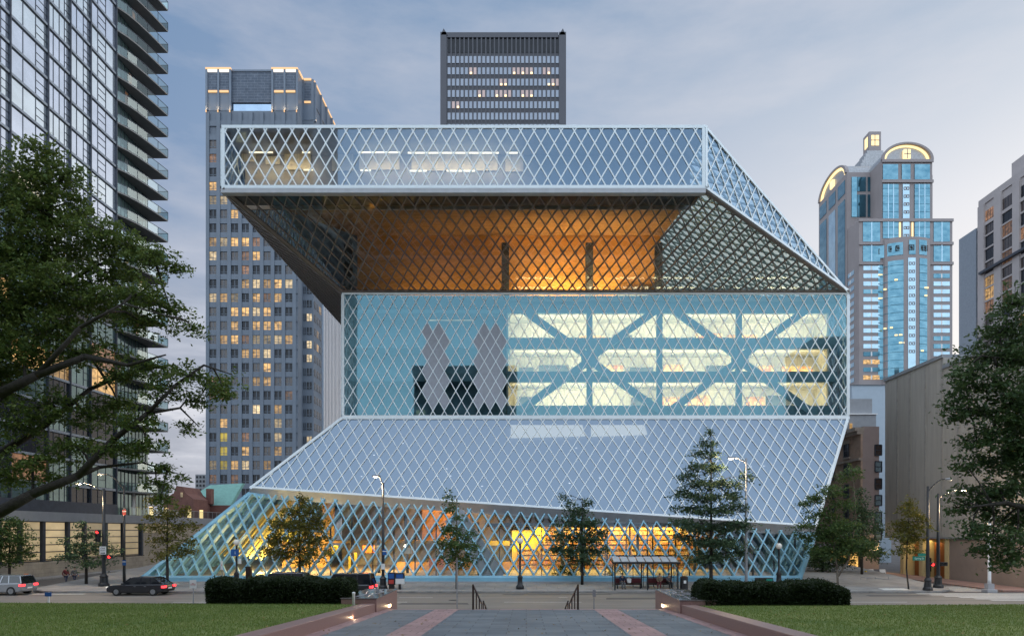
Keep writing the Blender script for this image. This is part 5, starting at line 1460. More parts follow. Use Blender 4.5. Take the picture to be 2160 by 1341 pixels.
hedge(ax(1478, yh), ax(1801, yh), yh, yh + 1.6, zl(yh) - .1, az(1230, yh), 'dark clipped box hedge on the right lawn edge', 42, 42000)
# low shrubs inside the base of the lattice
for k, (px, rx) in enumerate(((1180, 14), (1205, 16), (1290, 16))):
    tree('shrub', ('small dark shrub at the lattice foot left of the bus shelter', 'rounded dark shrub at the lattice foot near the ragged tree', 'dark shrub at the lattice foot just behind the bus shelter')[k], 64.5, (ax(px, 64.5), 64.5, .6),
         [[(px, 1222, 0, .04), (px, 1205, 0, .02)]], [(px, 1206, rx, 12), (px + 6, 1196, rx * .6, 8)], .2, 'leaf_right', 1.3, 60 + k, cat='shrub', near=False)

# ================================================================== STREET FURNITURE
def lamp_post(label, px, D, ptop, lamp, r=.11, m='black', lit=True, base=True, power=0, group='street lamps', zg=None):
    zg = zw(D) if zg is None else zg
    x = ax(px, D); t = thing('street_lamp', label, 'street lamp', (x, D, zg), group)
    zt = az(ptop, D); L = at(lamp[0], lamp[1], D)
    b = MB(); b.lathe((x, D, zg), [(r * 1.2, 0.0), (r * 1.1, .8), (r, 3), (r * .7, zt - zg)], 12); b.build('pole', M[m], t, smooth=True)
    if base:
        b = MB(); b.lathe((x, D, zg), [(r * 3.0, 0), (r * 2.9, .18), (r * 2.2, .3), (r * 2.0, .75), (r * 2.3, .85), (r * 1.3, 1.05)], 12); b.build('base', M[m], t)
    b = MB(); pts = []
    for i in range(8):
        f = i / 7; pts.append(V((x + (L.x - x) * f, D, zt - .5 + (L.z + .1 - zt + .5) * (1 - (1 - f) ** 2.2))))
    b.path(pts, [.05] * 8, 8); b.build('arm', M[m], t, smooth=True)
    s = 1 if L.x > x else -1
    b = MB(); b.ball((L.x + s * .12, D, L.z + .08), .38, .17, .10, 10, 6); hd = b.build('lamp_head', M[m if m != 'black' else 'galv'], t, smooth=True)
    b = MB(); b.ball((L.x + s * .18, D, L.z), .22, .13, .07, 10, 6); b.build('lens', M['lamp'] if lit else M['globe'], hd, smooth=True)
    if power: pointlight('street_lamp_bulb', (L.x + s * .18, D, L.z - .25), power, (1, .72, .42), .12)
    return t
lamp_post('black street lamp with lit head left of centre near newspaper boxes', 808, 58.0, 1018, (797, 1005), .13, power=500)
lamp_post('grey street lamp with lit head beside the tall conical tree', 1574, 58.3, 966, (1546, 967), .12, 'galv', power=500, base=False)
lamp_post('black traffic pole with lit lamp arm at the left corner', 219, 59.6, 1030, (170, 1020), .15, power=1100)
lamp_post('slim black pole with pale lamp arm right of the left traffic pole', 262, 62.0, 1022, (216, 1001), .11, lit=False, base=False)
lamp_post('black street lamp with unlit arm at the right corner', 1957, 57.0, 1025, (1998, 1012), .13, lit=False)
lamp_post('black street lamp with amber lit arm at the right corner', 1979, 58.6, 1040, (2030, 1034), .14, power=1100)

def globe(label, px, D, pg):
    x = ax(px, D); zg = zw(D); z = az(pg, D); t = thing('globe_lamp', label, 'globe lamp', (x, D, zg), 'globe lamps on the pavement')
    b = MB(); b.lathe((x, D, zg), [(.34, 0), (.33, .25), (.22, .4), (.2, .9), (.24, 1.0), (.09, 1.2), (.075, z - zg - .35), (.14, z - zg - .25)], 12); b.build('post', M['black'], t, smooth=True)
    b = MB(); b.ball((x, D, z), .27, n=14, m=10); b.build('globe', M['globe'], t, smooth=True)
    b = MB(); b.lathe((x, D, z + .25), [(.1, 0), (.05, .08), (.02, .16)], 8); b.build('finial', M['black'], t)
    return t
globe('globe lamp with blue sign above the left hedge', 499, 60, 1143)
globe('globe lamp on black post near the middle of the pavement', 1097, 57.8, 1140)
globe('globe lamp on black post above the right hedge', 1643, 60, 1151)

def sign_post(label, px, D, ptop, w, h, m, zg=.15, txt=None, name='sign_post', r=.03, board2=None, tm='signblack', pm='galv', ts=.2):
    x = ax(px, D); t = thing(name, label, 'sign', (x, D, zg)); zt = az(ptop, D)
    b = MB(); b.tube((x, D, zg), (x, D, zt), r, n=8); b.build('post', M[pm], t)
    s = bx('board', M[m], t, x - w / 2, x + w / 2, D - .05, D - .035, zt - h, zt)
    if board2: bx('board', M[board2], t, x - w * .45, x + w * .45, D - .05, D - .035, zt - h * 1.9, zt - h * 1.05)
    if txt: text_mesh(txt, ts, M[tm], s, (x, D - .055, zt - h / 2))
    return t
sign_post('white parking sign on a thin post left of the left hedge', 408, 34, 1222, .32, .42, 'signwhite', txt='NO\nPARKING', ts=.065, tm='redpanel')
sign_post('tall thin grey post with small plate before the slim street tree', 964, 34.5, 1176, .06, .3, 'galv')
sign_post('small grey sign on thin post at the kerb right of the stairs', 1253, 34.5, 1243, .16, .36, 'galv')
sign_post('blue and white small marker post on the left lawn edge', 103, 26.6, 1248, .26, .16, 'signblue', zg=zl(26.6) - .1, pm='white', r=.035)
sign_post('orange work sign on a post at the far left corner', 56, 60.5, 1209, .42, .45, 'orange', zg=.0)
sign_post('striped white and red post sign behind the left hedge', 468, 60.6, 1182, .2, .8, 'signwhite', zg=.4, txt='P', ts=.2, tm='redpanel')
bo = thing('bollard', 'white bollard at the end of the left lawn', 'bollard', (ax(746, 23.9), 23.9, zl(23.9)))
b = MB(); b.lathe((ax(746, 23.9), 23.9, zl(23.9) - .02), [(.05, 0), (.05, .42), (.058, .43), (.058, .47), (.02, .49)], 12); b.build('post', M['white'], bo, smooth=True)
b = MB(); b.lathe((ax(746, 23.9), 23.9, zl(23.9) - .02), [(.075, 0), (.075, .03), (.052, .04)], 12); b.build('base_ring', M['galv'], bo)
ws = thing('way_sign', 'white one way sign on the left traffic pole', 'sign', (ax(217, 59.3), 59.3, 3.1))
p = at(217, 1160, 59.35); bd_ = bx('board', M['signwhite'], ws, p.x - .28, p.x + .28, p.y - .01, p.y + .01, p.z - .34, p.z + .34)
text_mesh('ONE\nWAY', .2, M['signblack'], ws, (p.x, p.y - .02, p.z + .08)); b = MB(); b.bar((p.x - .2, p.y - .016, p.z - .23), (p.x + .12, p.y - .016, p.z - .23), .07, .008, (0, 1, 0)); b.prism([(p.x + .1, p.y - .02, p.z - .31), (p.x + .23, p.y - .02, p.z - .23), (p.x + .1, p.y - .02, p.z - .15)], (0, .008, 0)); b.build('arrow', M['signblack'], ws)
def signal(label, px, py, D, n, lit, hood=True, w=.34, side=None, polex=None):
    p = at(px, py, D); t = thing('traffic_signal', label, 'traffic signal', p, 'traffic signals')
    bevel(bx('housing', M['black'], t, p.x - w / 2, p.x + w / 2, p.y, p.y + .24, p.z - .17 * n, p.z + .17 * n), .02)
    for k in range(n):
        z = p.z + .17 * (n - 1) - .34 * k
        b = MB(); b.tube((p.x, p.y - .02, z), (p.x, p.y + .01, z), .12, n=14); b.build('lens', M['redlamp'] if k == lit else M['signblack'], t)
        b = MB(); 
        for i in range(7):
            a0, a1 = math.pi * i / 7, math.pi * (i + 1) / 7
            c = lambda a: V((p.x + .14 * math.cos(a), 0, z + .14 * math.sin(a)))
            A, B = c(a0), c(a1); b.face([(A.x, p.y - .16, A.z), (B.x, p.y - .16, B.z), (B.x, p.y, B.z), (A.x, p.y, A.z)])
        b.build('visor', M['black'], t)
    if polex is not None:
        b = MB(); b.bar((p.x, p.y + .12, p.z), (polex, p.y + .12, p.z), .06, .06, (0, 0, 1)); b.build('bracket', M['black'], t)
signal('red three lamp traffic signal on the left pole', 205, 1130, 59.2, 3, 0, polex=ax(219, 59.4))
signal('red pedestrian signal on the left traffic pole', 230, 1174, 59.2, 1, 0, polex=ax(219, 59.4), w=.42)
signal('red pedestrian signal between the right corner lamps', 1968, 1190, 56.9, 1, 0, w=.5, polex=ax(1957, 56.9))
signal('dark unlit signal turned away on the right corner lamp', 1992, 1189, 58.5, 1, 5, w=.6, polex=ax(1979, 58.5))
sg = thing('street_sign', 'green street name sign at the right corner lamp', 'street sign', at(1939, 1179, 57))
p = at(1939, 1177, 57.0); bx('board', M['signgreen'], sg, p.x - .55, p.x + .5, p.y - .012, p.y + .012, p.z - .17, p.z + .17); text_mesh('Spring St', .22, M['signwhite'], sg, (p.x, p.y - .02, p.z))
bx('board', M['signgreen'], sg, p.x - .1, p.x + .55, p.y - .012, p.y + .012, p.z + .2, p.z + .42)
bs = thing('blue_sign', 'blue sign board on the globe lamp above the left hedge', 'sign', at(497, 1165, 59.7))
p = at(496, 1165, 59.75); bx('board', M['signblue'], bs, p.x - .38, p.x + .32, p.y - .012, p.y + .012, p.z - .3, p.z + .3); text_mesh('i', .4, M['signwhite'], bs, (p.x, p.y - .02, p.z))
q = at(506, 1183, 59.75); bx('board', M['signwhite'], bs, q.x - .12, q.x + .12, q.y - .012, q.y + .012, q.z - .22, q.z + .22)
for lab, py, cm, mm in (('small blue white notice on the slim left pole', 1186, 'signblue', 262), ('red and white striped small sign high on the slim left pole', 1080, 'redpanel', 262), ('small round red blue notice on the centre left street lamp', 1164, 'signblue', 811), ('white notice taped to the centre left street lamp', 1194, 'signwhite', 808)):
    D = 61.7 if mm == 262 else 57.7
    p = at(mm, py, D); t = thing('notice', lab, 'notice', p); bx('plate', M[cm], t, p.x - .17, p.x + .17, p.y - .012, p.y + .012, p.z - .24, p.z + .24); bx('strip', M['signwhite'], t, p.x - .17, p.x + .17, p.y - .018, p.y - .0125, p.z + .05, p.z + .12)

def newsbox(label, x0, x1, D, ptop, pbot, m1, m2, post=False):
    a, c = ax(x0, D), ax(x1, D); z0, z1 = az(pbot, D), az(ptop, D); zg = zw(D)
    t = thing('newspaper_box', label, 'newspaper box', ((a + c) / 2, D, zg), 'newspaper boxes')
    bevel(bx('cabinet', M['black'] if not post else M['signwhite'], t, a, c, D, D + .4, z0, z1), .02)
    bx('window', M[m1], t, a + .06, c - .06, D - .015, D - .002, z0 + (z1 - z0) * .52, z1 - .08)
    bx('front_card', M[m2], t, a + .08, c - .1, D - .015, D - .002, z0 + .1, z0 + (z1 - z0) * .42)
    if post: bx('hood', M['black'], t, a - .01, c + .01, D - .01, D + .41, z0 + (z1 - z0) * .5, z1 + .01); bx('stand', M['black'], t, (a + c) / 2 - .12, (a + c) / 2 + .08, D + .1, D + .3, zg, z0)
    else: bx('stand', M['black'], t, a + .08, c - .08, D + .06, D + .34, zg, z0)
newsbox('black newspaper box with blue window and red card', 818, 833, 57.5, 1207, 1233, 'signblue', 'redpanel')
newsbox('newspaper box with white lower front on a stand', 834, 852, 57.4, 1208, 1231, 'signblue', 'signwhite', True)
newsbox('low black newspaper box behind the right hedge', 1595, 1613, 58.2, 1218, 1232, 'signblack', 'black')
newsbox('teal newspaper box behind the right hedge', 1615, 1631, 58.2, 1218, 1232, 'signgreen', 'redpanel')
tr = thing('litter_bin', 'dark rounded litter bin right of the bus shelter', 'bin', (ax(1443, 57.4), 57.4, zw(57.4)))
x = ax(1443, 57.4); b = MB(); b.lathe((x, 57.4, zw(57.4)), [(.3, 0), (.33, .1), (.33, .95), (.3, 1.0)], 16); b.build('body', M['black'], tr, smooth=False)
b = MB(); b.lathe((x, 57.4, zw(57.4) + 1.0), [(.34, 0), (.33, .06), (.22, .14), (.05, .17)], 16); b.build('lid', M['rail'], tr); MB().box(x - .1, x + .1, 57.06, 57.09, .75, 1.0).build('sticker', M['signwhite'], tr)
ks = thing('kiosk_post', 'dark square post behind the left hedge', 'post', (ax(525, 60), 60, zw(60)))
x = ax(525, 60); bevel(bx('body', M['rail'], ks, x - .22, x + .22, 59.8, 60.2, zw(60), az(1196, 60)), .03); bx('cap', M['black'], ks, x - .26, x + .26, 59.76, 60.24, az(1196, 60), az(1194, 60))

# bus shelter
sx0, sx1, sd = ax(1296, 57.4), ax(1428, 57.4), 57.4
zg = zw(58); zr_ = az(1188, 57.4)
sh = thing('bus_shelter', 'black framed glass bus shelter with pale roof panes', 'bus shelter', ((sx0 + sx1) / 2, 58, zg))
b = MB(); b.hexa([(sx0 - .2, sd - .5, zr_), (sx1 + .2, sd - .5, zr_), (sx1 + .2, sd + 1.4, zr_ + .25), (sx0 - .2, sd + 1.4, zr_ + .25)], [(sx0 - .2, sd - .5, zr_ + .14), (sx1 + .2, sd - .5, zr_ + .14), (sx1 + .2, sd + 1.4, zr_ + .39), (sx0 - .2, sd + 1.4, zr_ + .39)]); b.build('roof_frame', M['black'], sh)
b = MB(); n = 8
for k in range(n):
    a = sx0 - .1 + (sx1 - sx0 + .2) * k / n; c = sx0 - .1 + (sx1 - sx0 + .2) * (k + 1) / n - .1
    b.hexa([(a, sd - .3, zr_ + .17), (c, sd - .3, zr_ + .17), (c, sd + 1.2, zr_ + .55), (a, sd + 1.2, zr_ + .55)], [(a, sd - .3, zr_ + .2), (c, sd - .3, zr_ + .2), (c, sd + 1.2, zr_ + .58), (a, sd + 1.2, zr_ + .58)])
b.build('roof_panes', M['roofpane'], sh)
bx('roof_ridge', M['black'], sh, sx0 + .3, sx1 - .1, sd + 1.15, sd + 1.3, zr_ + .5, zr_ + .64)
for fx in (0, .04, .47, .52, .96, 1.0):
    for yy in ((sd - .3,) if fx in (0, .52, 1.0) else (sd + 1.2,)):
        x = sx0 + (sx1 - sx0) * fx; b = MB(); b.box(x - .05, x + .05, yy - .05, yy + .05, zw(yy) - .02, zr_ + .05 + (yy - sd + .5) * .13); b.build('post', M['black'], sh)
b = MB()
for k in range(7):
    x = sx0 + (sx1 - sx0) * k / 6; b.box(x - .025, x + .025, sd + 1.18, sd + 1.22, zg + .1, zr_ + .2)
b.box(sx0, sx1, sd + 1.17, sd + 1.23, zg + .9, zg + .96); b.build('glazing_bars', M['black'], sh)
MB().face([(sx0, sd + 1.2, zg + .2), (sx1, sd + 1.2, zg + .2), (sx1, sd + 1.2, zr_ + .15), (sx0, sd + 1.2, zr_ + .15)]).build('glass_panel', M['sheltglass'], sh)
MB().face([(sx0, sd + .1, zg + .2), (sx0, sd + 1.1, zg + .2), (sx0, sd + 1.1, zr_ + .1), (sx0, sd + .1, zr_ + .1)]).build('glass_panel', M['sheltglass'], sh)
MB().face([(sx1, sd + .1, zg + .2), (sx1, sd + 1.1, zg + .2), (sx1, sd + 1.1, zr_ + .1), (sx1, sd + .1, zr_ + .1)]).build('glass_panel', M['sheltglass'], sh)
def bench(label, a, c):
    t = thing('bench', label, 'bench', ((a + c) / 2, sd + .8, zg), 'benches in the bus shelter')
    bx('seat', M['rail'], t, a, c, sd + .55, sd + 1.0, zg + .42, zg + .47); bx('backrest', M['maroon'], t, a, c, sd + 1.04, sd + 1.09, zg + .3, zg + .88)
    for x in (a + .1, c - .1): bx('leg', M['black'], t, x - .03, x + .03, sd + .6, sd + .95, zg - .02, zg + .42)
bench('maroon backed bench on the left side of the bus shelter', sx0 + .25, sx0 + 2.4)
bench('maroon backed bench on the right side of the bus shelter', sx0 + 2.9, sx1 - .2)

# people --------------------------------------------------------------
def skin_mesh(name, pts, edges, rad, m, parent, sub=2):
    o0 = wloc(parent); me = bpy.data.meshes.new(name)
    me.from_pydata([tuple(V(p)) for p in pts], edges, []); me.materials.append(m)
    o = link(name, me, parent); s = o.modifiers.new('skin', 'SKIN'); s.use_smooth_shade = True
    for i, sv in enumerate(me.skin_vertices[0].data):
        r = rad[i]; sv.radius = (r, r) if not isinstance(r, tuple) else r; sv.use_root = (i == 0)
    u = o.modifiers.new('sub', 'SUBSURF'); u.levels = sub; u.render_levels = sub
    return o
def person(label, loc, pose, top, bottom, hair='hairdark', rot=0.0, bag=None):
    """local axes: person faces -y; loc = ground point"""
    t = thing('person', label, 'person', loc); t.rotation_euler = (0, 0, rot)
    sit = pose == 'sit'
    hz = .52 if sit else .95                     # pelvis height
    tl = -.06 if sit else 0
    P = {'pel': (0, 0, hz), 'wai': (0, tl * .3, hz + .17), 'che': (0, tl, hz + .38), 'nec': (0, tl - .02, hz + .56), 'hed': (0, tl - .05, hz + .67), 'top': (0, tl - .05, hz + .80)}
    L = [('pel', 'wai'), ('wai', 'che'), ('che', 'nec'), ('nec', 'hed'), ('hed', 'top')]
    Rr = {'pel': .12, 'wai': .11, 'che': .125, 'nec': .05, 'hed': .085, 'top': .07}
    for s, q in ((-1, 'l'), (1, 'r')):
        P['sh' + q] = (s * .18, tl, hz + .50)
        if sit:
            P['el' + q] = (s * .22, tl - .08, hz + .24); P['wr' + q] = (s * .13, -.30, hz + .16); P['ha' + q] = (s * .10, -.37, hz + .13)
            P['hi' + q] = (s * .09, -.02, hz - .02); P['kn' + q] = (s * .11, -.46, hz - .01); P['an' + q] = (s * .11, -.44, .09); P['to' + q] = (s * .12, -.60, .04)
        else:
            st_ = .16 * s
            P['el' + q] = (s * .24, tl + .05 - st_ * .4, hz + .24); P['wr' + q] = (s * .25, -.06 - st_ * .6, hz + .02); P['ha' + q] = (s * .24, -.09 - st_ * .7, hz - .07)
            P['hi' + q] = (s * .09, 0, hz - .06); P['kn' + q] = (s * .10, -.04 + st_ * .7, .50); P['an' + q] = (s * .10, .02 + st_ * 1.2, .09); P['to' + q] = (s * .11, -.14 + st_ * 1.2, .04)
        L += [('che', 'sh' + q), ('sh' + q, 'el' + q), ('el' + q, 'wr' + q), ('wr' + q, 'ha' + q), ('pel', 'hi' + q), ('hi' + q, 'kn' + q), ('kn' + q, 'an' + q), ('an' + q, 'to' + q)]
        Rr.update({'sh' + q: .06, 'el' + q: .042, 'wr' + q: .03, 'ha' + q: .038, 'hi' + q: .085, 'kn' + q: .058, 'an' + q: .04, 'to' + q: .035})
    for s, q in ((-1, 'l'), (1, 'r')):            # five fingers on each hand
        h = V(P['ha' + q]); d = (h - V(P['wr' + q])).normalized(); side = d.cross(V((0, 0, 1))).normalized()
        for f in range(4):
            k1 = f'f{q}{f}'; P[k1] = tuple(h + d * (.045 + .012 * (1.5 - abs(f - 1.5))) + side * (.016 * (f - 1.5)) + V((0, 0, -.012))); L.append(('ha' + q, k1)); Rr[k1] = .009
        P['th' + q] = tuple(h + d * .02 - side * s * .05); L.append(('ha' + q, 'th' + q)); Rr['th' + q] = .010
    ks_ = list(P); ix = {k_: i for i, k_ in enumerate(ks_)}
    def sub(keys, grow, name, m):
        kk = [k_ for k_ in ks_ if k_ in keys]; jx = {k_: i for i, k_ in enumerate(kk)}
        return skin_mesh(name, [P[k_] for k_ in kk], [(jx[a], jx[b_]) for a, b_ in L if a in jx and b_ in jx], [Rr[k_] + grow for k_ in kk], m, t, 1)
    skin_mesh('body', [P[k_] for k_ in ks_], [(ix[a], ix[b_]) for a, b_ in L], [Rr[k_] for k_ in ks_], M['skin'], t, 1)
    sub({'pel', 'wai', 'che', 'shl', 'shr', 'ell', 'elr', 'wrl', 'wrr'}, .022, 'jacket', M[top])
    sub({'pel', 'hil', 'hir', 'knl', 'knr', 'anl', 'anr'}, .018, 'trousers', M[bottom])
    hx = V(P['hed']) + V((0, .015, .075))
    b = MB(); b.ball(hx, .098, .108, .085, 12, 8); o = b.build('hair', M[hair], None, smooth=True); o.parent = t
    b = MB()
    for s in (-1, 1): b.ball(V(P['hed']) + V((s * .032, -.083, .035)), .012, .008, .008, 6, 4)
    b.ball(V(P['hed']) + V((0, -.098, .005)), .014, .02, .022, 6, 4); b.ball(V(P['hed']) + V((0, -.088, -.035)), .025, .008, .007, 6, 4)
    o = b.build('face', M['skin'], None, smooth=True); o.parent = t
    for s, q in ((-1, 'l'), (1, 'r')):
        b = MB(); a = V(P['an' + q]); c = V(P['to' + q]); b.ball((a + c) / 2 + V((0, 0, -.015)), .05, .13, .05, 8, 6); o = b.build('shoe', M['black'], None, smooth=True); o.parent = t
    return t
person('seated person in blue jacket on the left shelter bench', (ax(1312, 58.1), sd + .78, zg - .02), 'sit', 'navy', 'greycloth', rot=.2)
person('seated person in tan coat on the right shelter bench', (ax(1392, 58.1), sd + .78, zg - .02), 'sit', 'tan', 'maroon', rot=-.3)
person('seated person in dark clothes beside the tan coated one', (ax(1410, 58.1), sd + .78, zg - .02), 'sit', 'greycloth', 'black', rot=.3)
person('walking person in dark red jacket by the left stone wall', (ax(139, 64), 64, 0), 'walk', 'maroon', 'denim', rot=1.3)
person('walking person in grey top beside the red jacketed one', (ax(157, 64.5), 64.5, 0), 'walk', 'greycloth', 'denim', rot=1.3)
bg_ = thing('shopping_bag', 'white carrier bag on the left shelter bench', 'bag', (ax(1327, 58.1), sd + .75, zg + .47))
b = MB(); x = ax(1327, 58.1); b.hexa([(x - .16, sd + .62, zg + .47), (x + .16, sd + .62, zg + .47), (x + .16, sd + .88, zg + .47), (x - .16, sd + .88, zg + .47)], [(x - .2, sd + .68, zg + .85), (x + .2, sd + .68, zg + .85), (x + .2, sd + .82, zg + .85), (x - .2, sd + .82, zg + .85)]); bevel(b.build('sack', M['signwhite'], bg_), .04)
b = MB(); b.path([V((x - .1, sd + .75, zg + .84)), V((x, sd + .75, zg + .97)), V((x + .1, sd + .75, zg + .84))], [.012] * 3, 6); b.build('handle', M['signwhite'], bg_)

# cars (all heading left) ----------------------------------------------
def car(label, x0, Y, paint, kind='suv', L=4.7, W=1.86, H=1.7, lit=True):
    t = thing('parked_car' if not lit else 'car', label, 'car', (x0 + L / 2, Y, 0))
    X = lambda f: x0 + L * f
    belt = .98 if kind == 'suv' else .88
    prof = [(0.005, .32), (0, .62), (.04, .78), (.26, belt - .02), (.5, belt), (.93, belt + .02), (.99, belt - .08), (1.0, .55), (.985, .30), (.9, .24), (.1, .22)]
    b = MB(); b.prism([(X(f), Y - W / 2, z) for f, z in prof], (0, W, 0)); bevel(b.build('body', M[paint], t), .09, 3)
    rf, rb = (.36, .94) if kind == 'suv' else (.40, .80); bf, bb_ = (.25, .985) if kind == 'suv' else (.26, .95)
    zi, zo = belt - .02, H - .06; w0, w1 = W / 2 - .08, W / 2 - .24
    b = MB(); b.hexa([(X(bf), Y - w0, zi), (X(bb_), Y - w0, zi), (X(bb_), Y + w0, zi), (X(bf), Y + w0, zi)], [(X(rf), Y - w1, zo), (X(rb), Y - w1, zo), (X(rb), Y + w1, zo), (X(rf), Y + w1, zo)]); b.build('windows', M['carglass'], t)
    b = MB(); b.hexa([(X(rf - .01), Y - w1 - .02, zo - .02), (X(rb + .01), Y - w1 - .02, zo - .02), (X(rb + .01), Y + w1 + .02, zo - .02), (X(rf - .01), Y + w1 + .02, zo - .02)], [(X(rf + .04), Y - w1 + .08, H), (X(rb - .03), Y - w1 + .08, H), (X(rb - .03), Y + w1 - .08, H), (X(rf + .04), Y + w1 - .08, H)]); bevel(b.build('roof', M[paint], t), .03)
    b = MB()
    for s in (-1, 1):
        for fb_, ft in ((bf, rf), (bb_, rb), ((bf + bb_) / 2 - .02, (rf + rb) / 2 - .02), (.76, .74)):
            b.bar((X(fb_), Y + s * (w0 + .01), zi), (X(ft), Y + s * (w1 + .01), zo), .08, .03, (0, s, .25))
    b.build('pillars', M[paint], t)
    for f in (.18, .81):
        for s in (-1, 1):
            yy = Y + s * (W / 2 - .10); r = .35 if kind == 'suv' else .32
            wv = MB(); wv.tube((X(f), yy - .11, r), (X(f), yy + .11, r), r, n=20); w = wv.build('wheel', M['tyre'], t)
            rv = MB(); rv.tube((X(f), yy + s * .10, r), (X(f), yy + s * .125, r), r * .62, n=16); rv.build('rim', M['rim'], w)
            hv = MB()
            for i in range(5):
                a = i * 2 * math.pi / 5; hv.bar((X(f), yy + s * .13, r), (X(f) + r * .58 * math.cos(a), yy + s * .13, r + r * .58 * math.sin(a)), .06, .02, (0, s, 0))
            hv.build('spokes', M['galv'], w)
    for s in (-1, 1):
        b = MB(); ya, yb = sorted((Y + s * (W / 2 - .42), Y + s * (W / 2 + .012))); b.box(X(.955), X(1.004), ya, yb, belt - .26, belt - .09); b.build('tail_light', M['tail'] if lit else M['redpanel'], t)
        b = MB(); ya, yb = sorted((Y + s * (W / 2 - .45), Y + s * (W / 2 - .03))); b.box(X(-.004), X(.035), ya, yb, .6, .72); b.build('headlight', M['head'] if lit else M['signwhite'], t)
        b = MB(); ya, yb = sorted((Y + s * (W / 2 - .02), Y + s * (W / 2 + .16))); b.box(X(.28), X(.315), ya, yb, belt - .02, belt + .13); bevel(b.build('mirror', M[paint], t), .02)
    b = MB(); b.box(X(1.0), X(1.006), Y - .26, Y + .26, .52, .64); b.build('number_plate', M['signwhite'], t)
    b = MB()
    for f in (.48, .66): b.box(X(f), X(f) + .16, Y - W / 2 - .02, Y - W / 2 + .01, belt - .16, belt - .13)
    b.build('door_handles', M['galv'], t)
    return t
car('dark grey estate car parked behind the left hedge', ax(533, 54.6), 54.6, 'cargrey', 'suv', 4.5, H=1.84, lit=False)
car('black utility car with red tail lights leaving the left hedge', ax(664, 53.6), 53.6, 'carblack', 'suv', 4.7, H=1.84)
car('dark saloon with glowing tail lights crossing the left corner', ax(238, 55.0), 55.0, 'carblack', 'saloon', 4.6, H=1.46)
car('silver car cut by the left edge with red tail lights', ax(-52, 55.2), 55.2, 'carsilver', 'suv', 4.4, H=1.6)

# bits by the hotel on the right ---------------------------------------
rl = thing('street_railing', 'thin grey pavement railing beside the brick hotel', 'railing', (ax(1845, 64), 64, .13))
b = MB()
for px in (1816, 1829, 1846, 1874): p = at(px, 1216, 64); b.tube((p.x, 64, .1), (p.x, 64, p.z), .03, n=6)
a = at(1816, 1216, 64); c = at(1874, 1221, 64); b.tube(a, c, .03, n=6); b.tube(a - V((0, 0, .45)), c - V((0, 0, .45)), .02, n=6); b.build('bars', M['galv'], rl)
yb_ = thing('bollard', 'yellow bollard behind the pavement railing on the right', 'bollard', (ax(1826, 70), 70, .1)); x = ax(1826, 70)
b = MB(); b.lathe((x, 70, 0), [(.12, 0), (.12, 1.0), (.08, 1.08)], 12); b.build('post', M['yellowpanel'], yb_); b = MB(); b.lathe((x, 70, .7), [(.125, 0), (.125, .12)], 12); b.build('band', M['signwhite'], yb_)
for lab, px, m in (('grey folding pavement board before the hotel', 1848, 'greycloth'), ('pale folding pavement board beside the grey one', 1861, 'signwhite'), ('small white pavement board beside the yellow bollard', 1836, 'signwhite')):
    x = ax(px, 74); t = thing('pavement_board', lab, 'board', (x, 74, 0), 'folding boards by the hotel')
    b = MB(); b.hexa([(x - .32, 73.7, .05), (x + .32, 73.7, .05), (x + .32, 73.74, .05), (x - .32, 73.74, .05)], [(x - .3, 73.95, 1.0), (x + .3, 73.95, 1.0), (x + .3, 73.99, 1.0), (x - .3, 73.99, 1.0)]); b.build('front_panel', M[m], t)
    b = MB(); b.hexa([(x - .32, 74.3, .05), (x + .32, 74.3, .05), (x + .32, 74.34, .05), (x - .32, 74.34, .05)], [(x - .3, 74.0, 1.0), (x + .3, 74.0, 1.0), (x + .3, 74.04, 1.0), (x - .3, 74.04, 1.0)]); b.build('rear_panel', M[m], t)
    b = MB(); b.bar((x - .2, 73.75, .5), (x + .2, 73.75, .5), .3, .01, (0, -1, .25)); b.build('notice', M['signblack'] if m == 'signwhite' else M['signwhite'], t)
pc_ = thing('pedestal_column', 'pale column on a stone pedestal under the right oak', 'column', (ax(2087, 57), 57, 0)); x = ax(2087, 57)
bevel(bx('pedestal', M['concrete'], pc_, x - .42, x + .42, 56.6, 57.4, 0, .28), .03); bx('plinth', M['concrete'], pc_, x - .26, x + .26, 56.75, 57.25, .28, .75)
b = MB(); b.lathe((x, 57, .75), [(.15, 0), (.13, .3), (.12, 5.2)], 14); b.build('shaft', M['white'], pc_, smooth=True); b = MB(); b.ball((x, 57, 6.15), .24); b.build('globe', M['globe'], pc_, smooth=True)
dr = thing('banner_frame', 'small dark display case beside the orange doors', 'display case', (XW + .4, yw(1952), .1))
bx('case', M['black'], dr, XW + .3, XW + .5, yw(1955), yw(1947), .7, 2.2); bx('foot', M['black'], dr, XW + .35, XW + .45, yw(1954), yw(1948), .13, .7)

# fallen leaves on the paving and turf
rf_ = np.random.RandomState(12); nlf = 700
yy = 11 + 14 * rf_.rand(nlf); xx = (rf_.rand(nlf) - .5) * 1.7 * yy
zz = np.where(np.abs(xx) < 5.4, 3.31 - .045 * yy + .012, 3.31 - .045 * yy + .31); ok = (np.abs(np.abs(xx) - 5.65) > .32) & (yy < 23.4)
lv = quads('fallen_leaves', leaf_quads(np.stack([xx, yy, zz], 1)[ok], .075, rf_, 3.0, .6), leafmat('dry_leaf', (.10, .06, .02), (.2, .13, .04), (.28, .2, .07)), None)
tag(lv, 'dry brown leaves scattered over the plaza and lawns', 'leaves', kind='stuff')

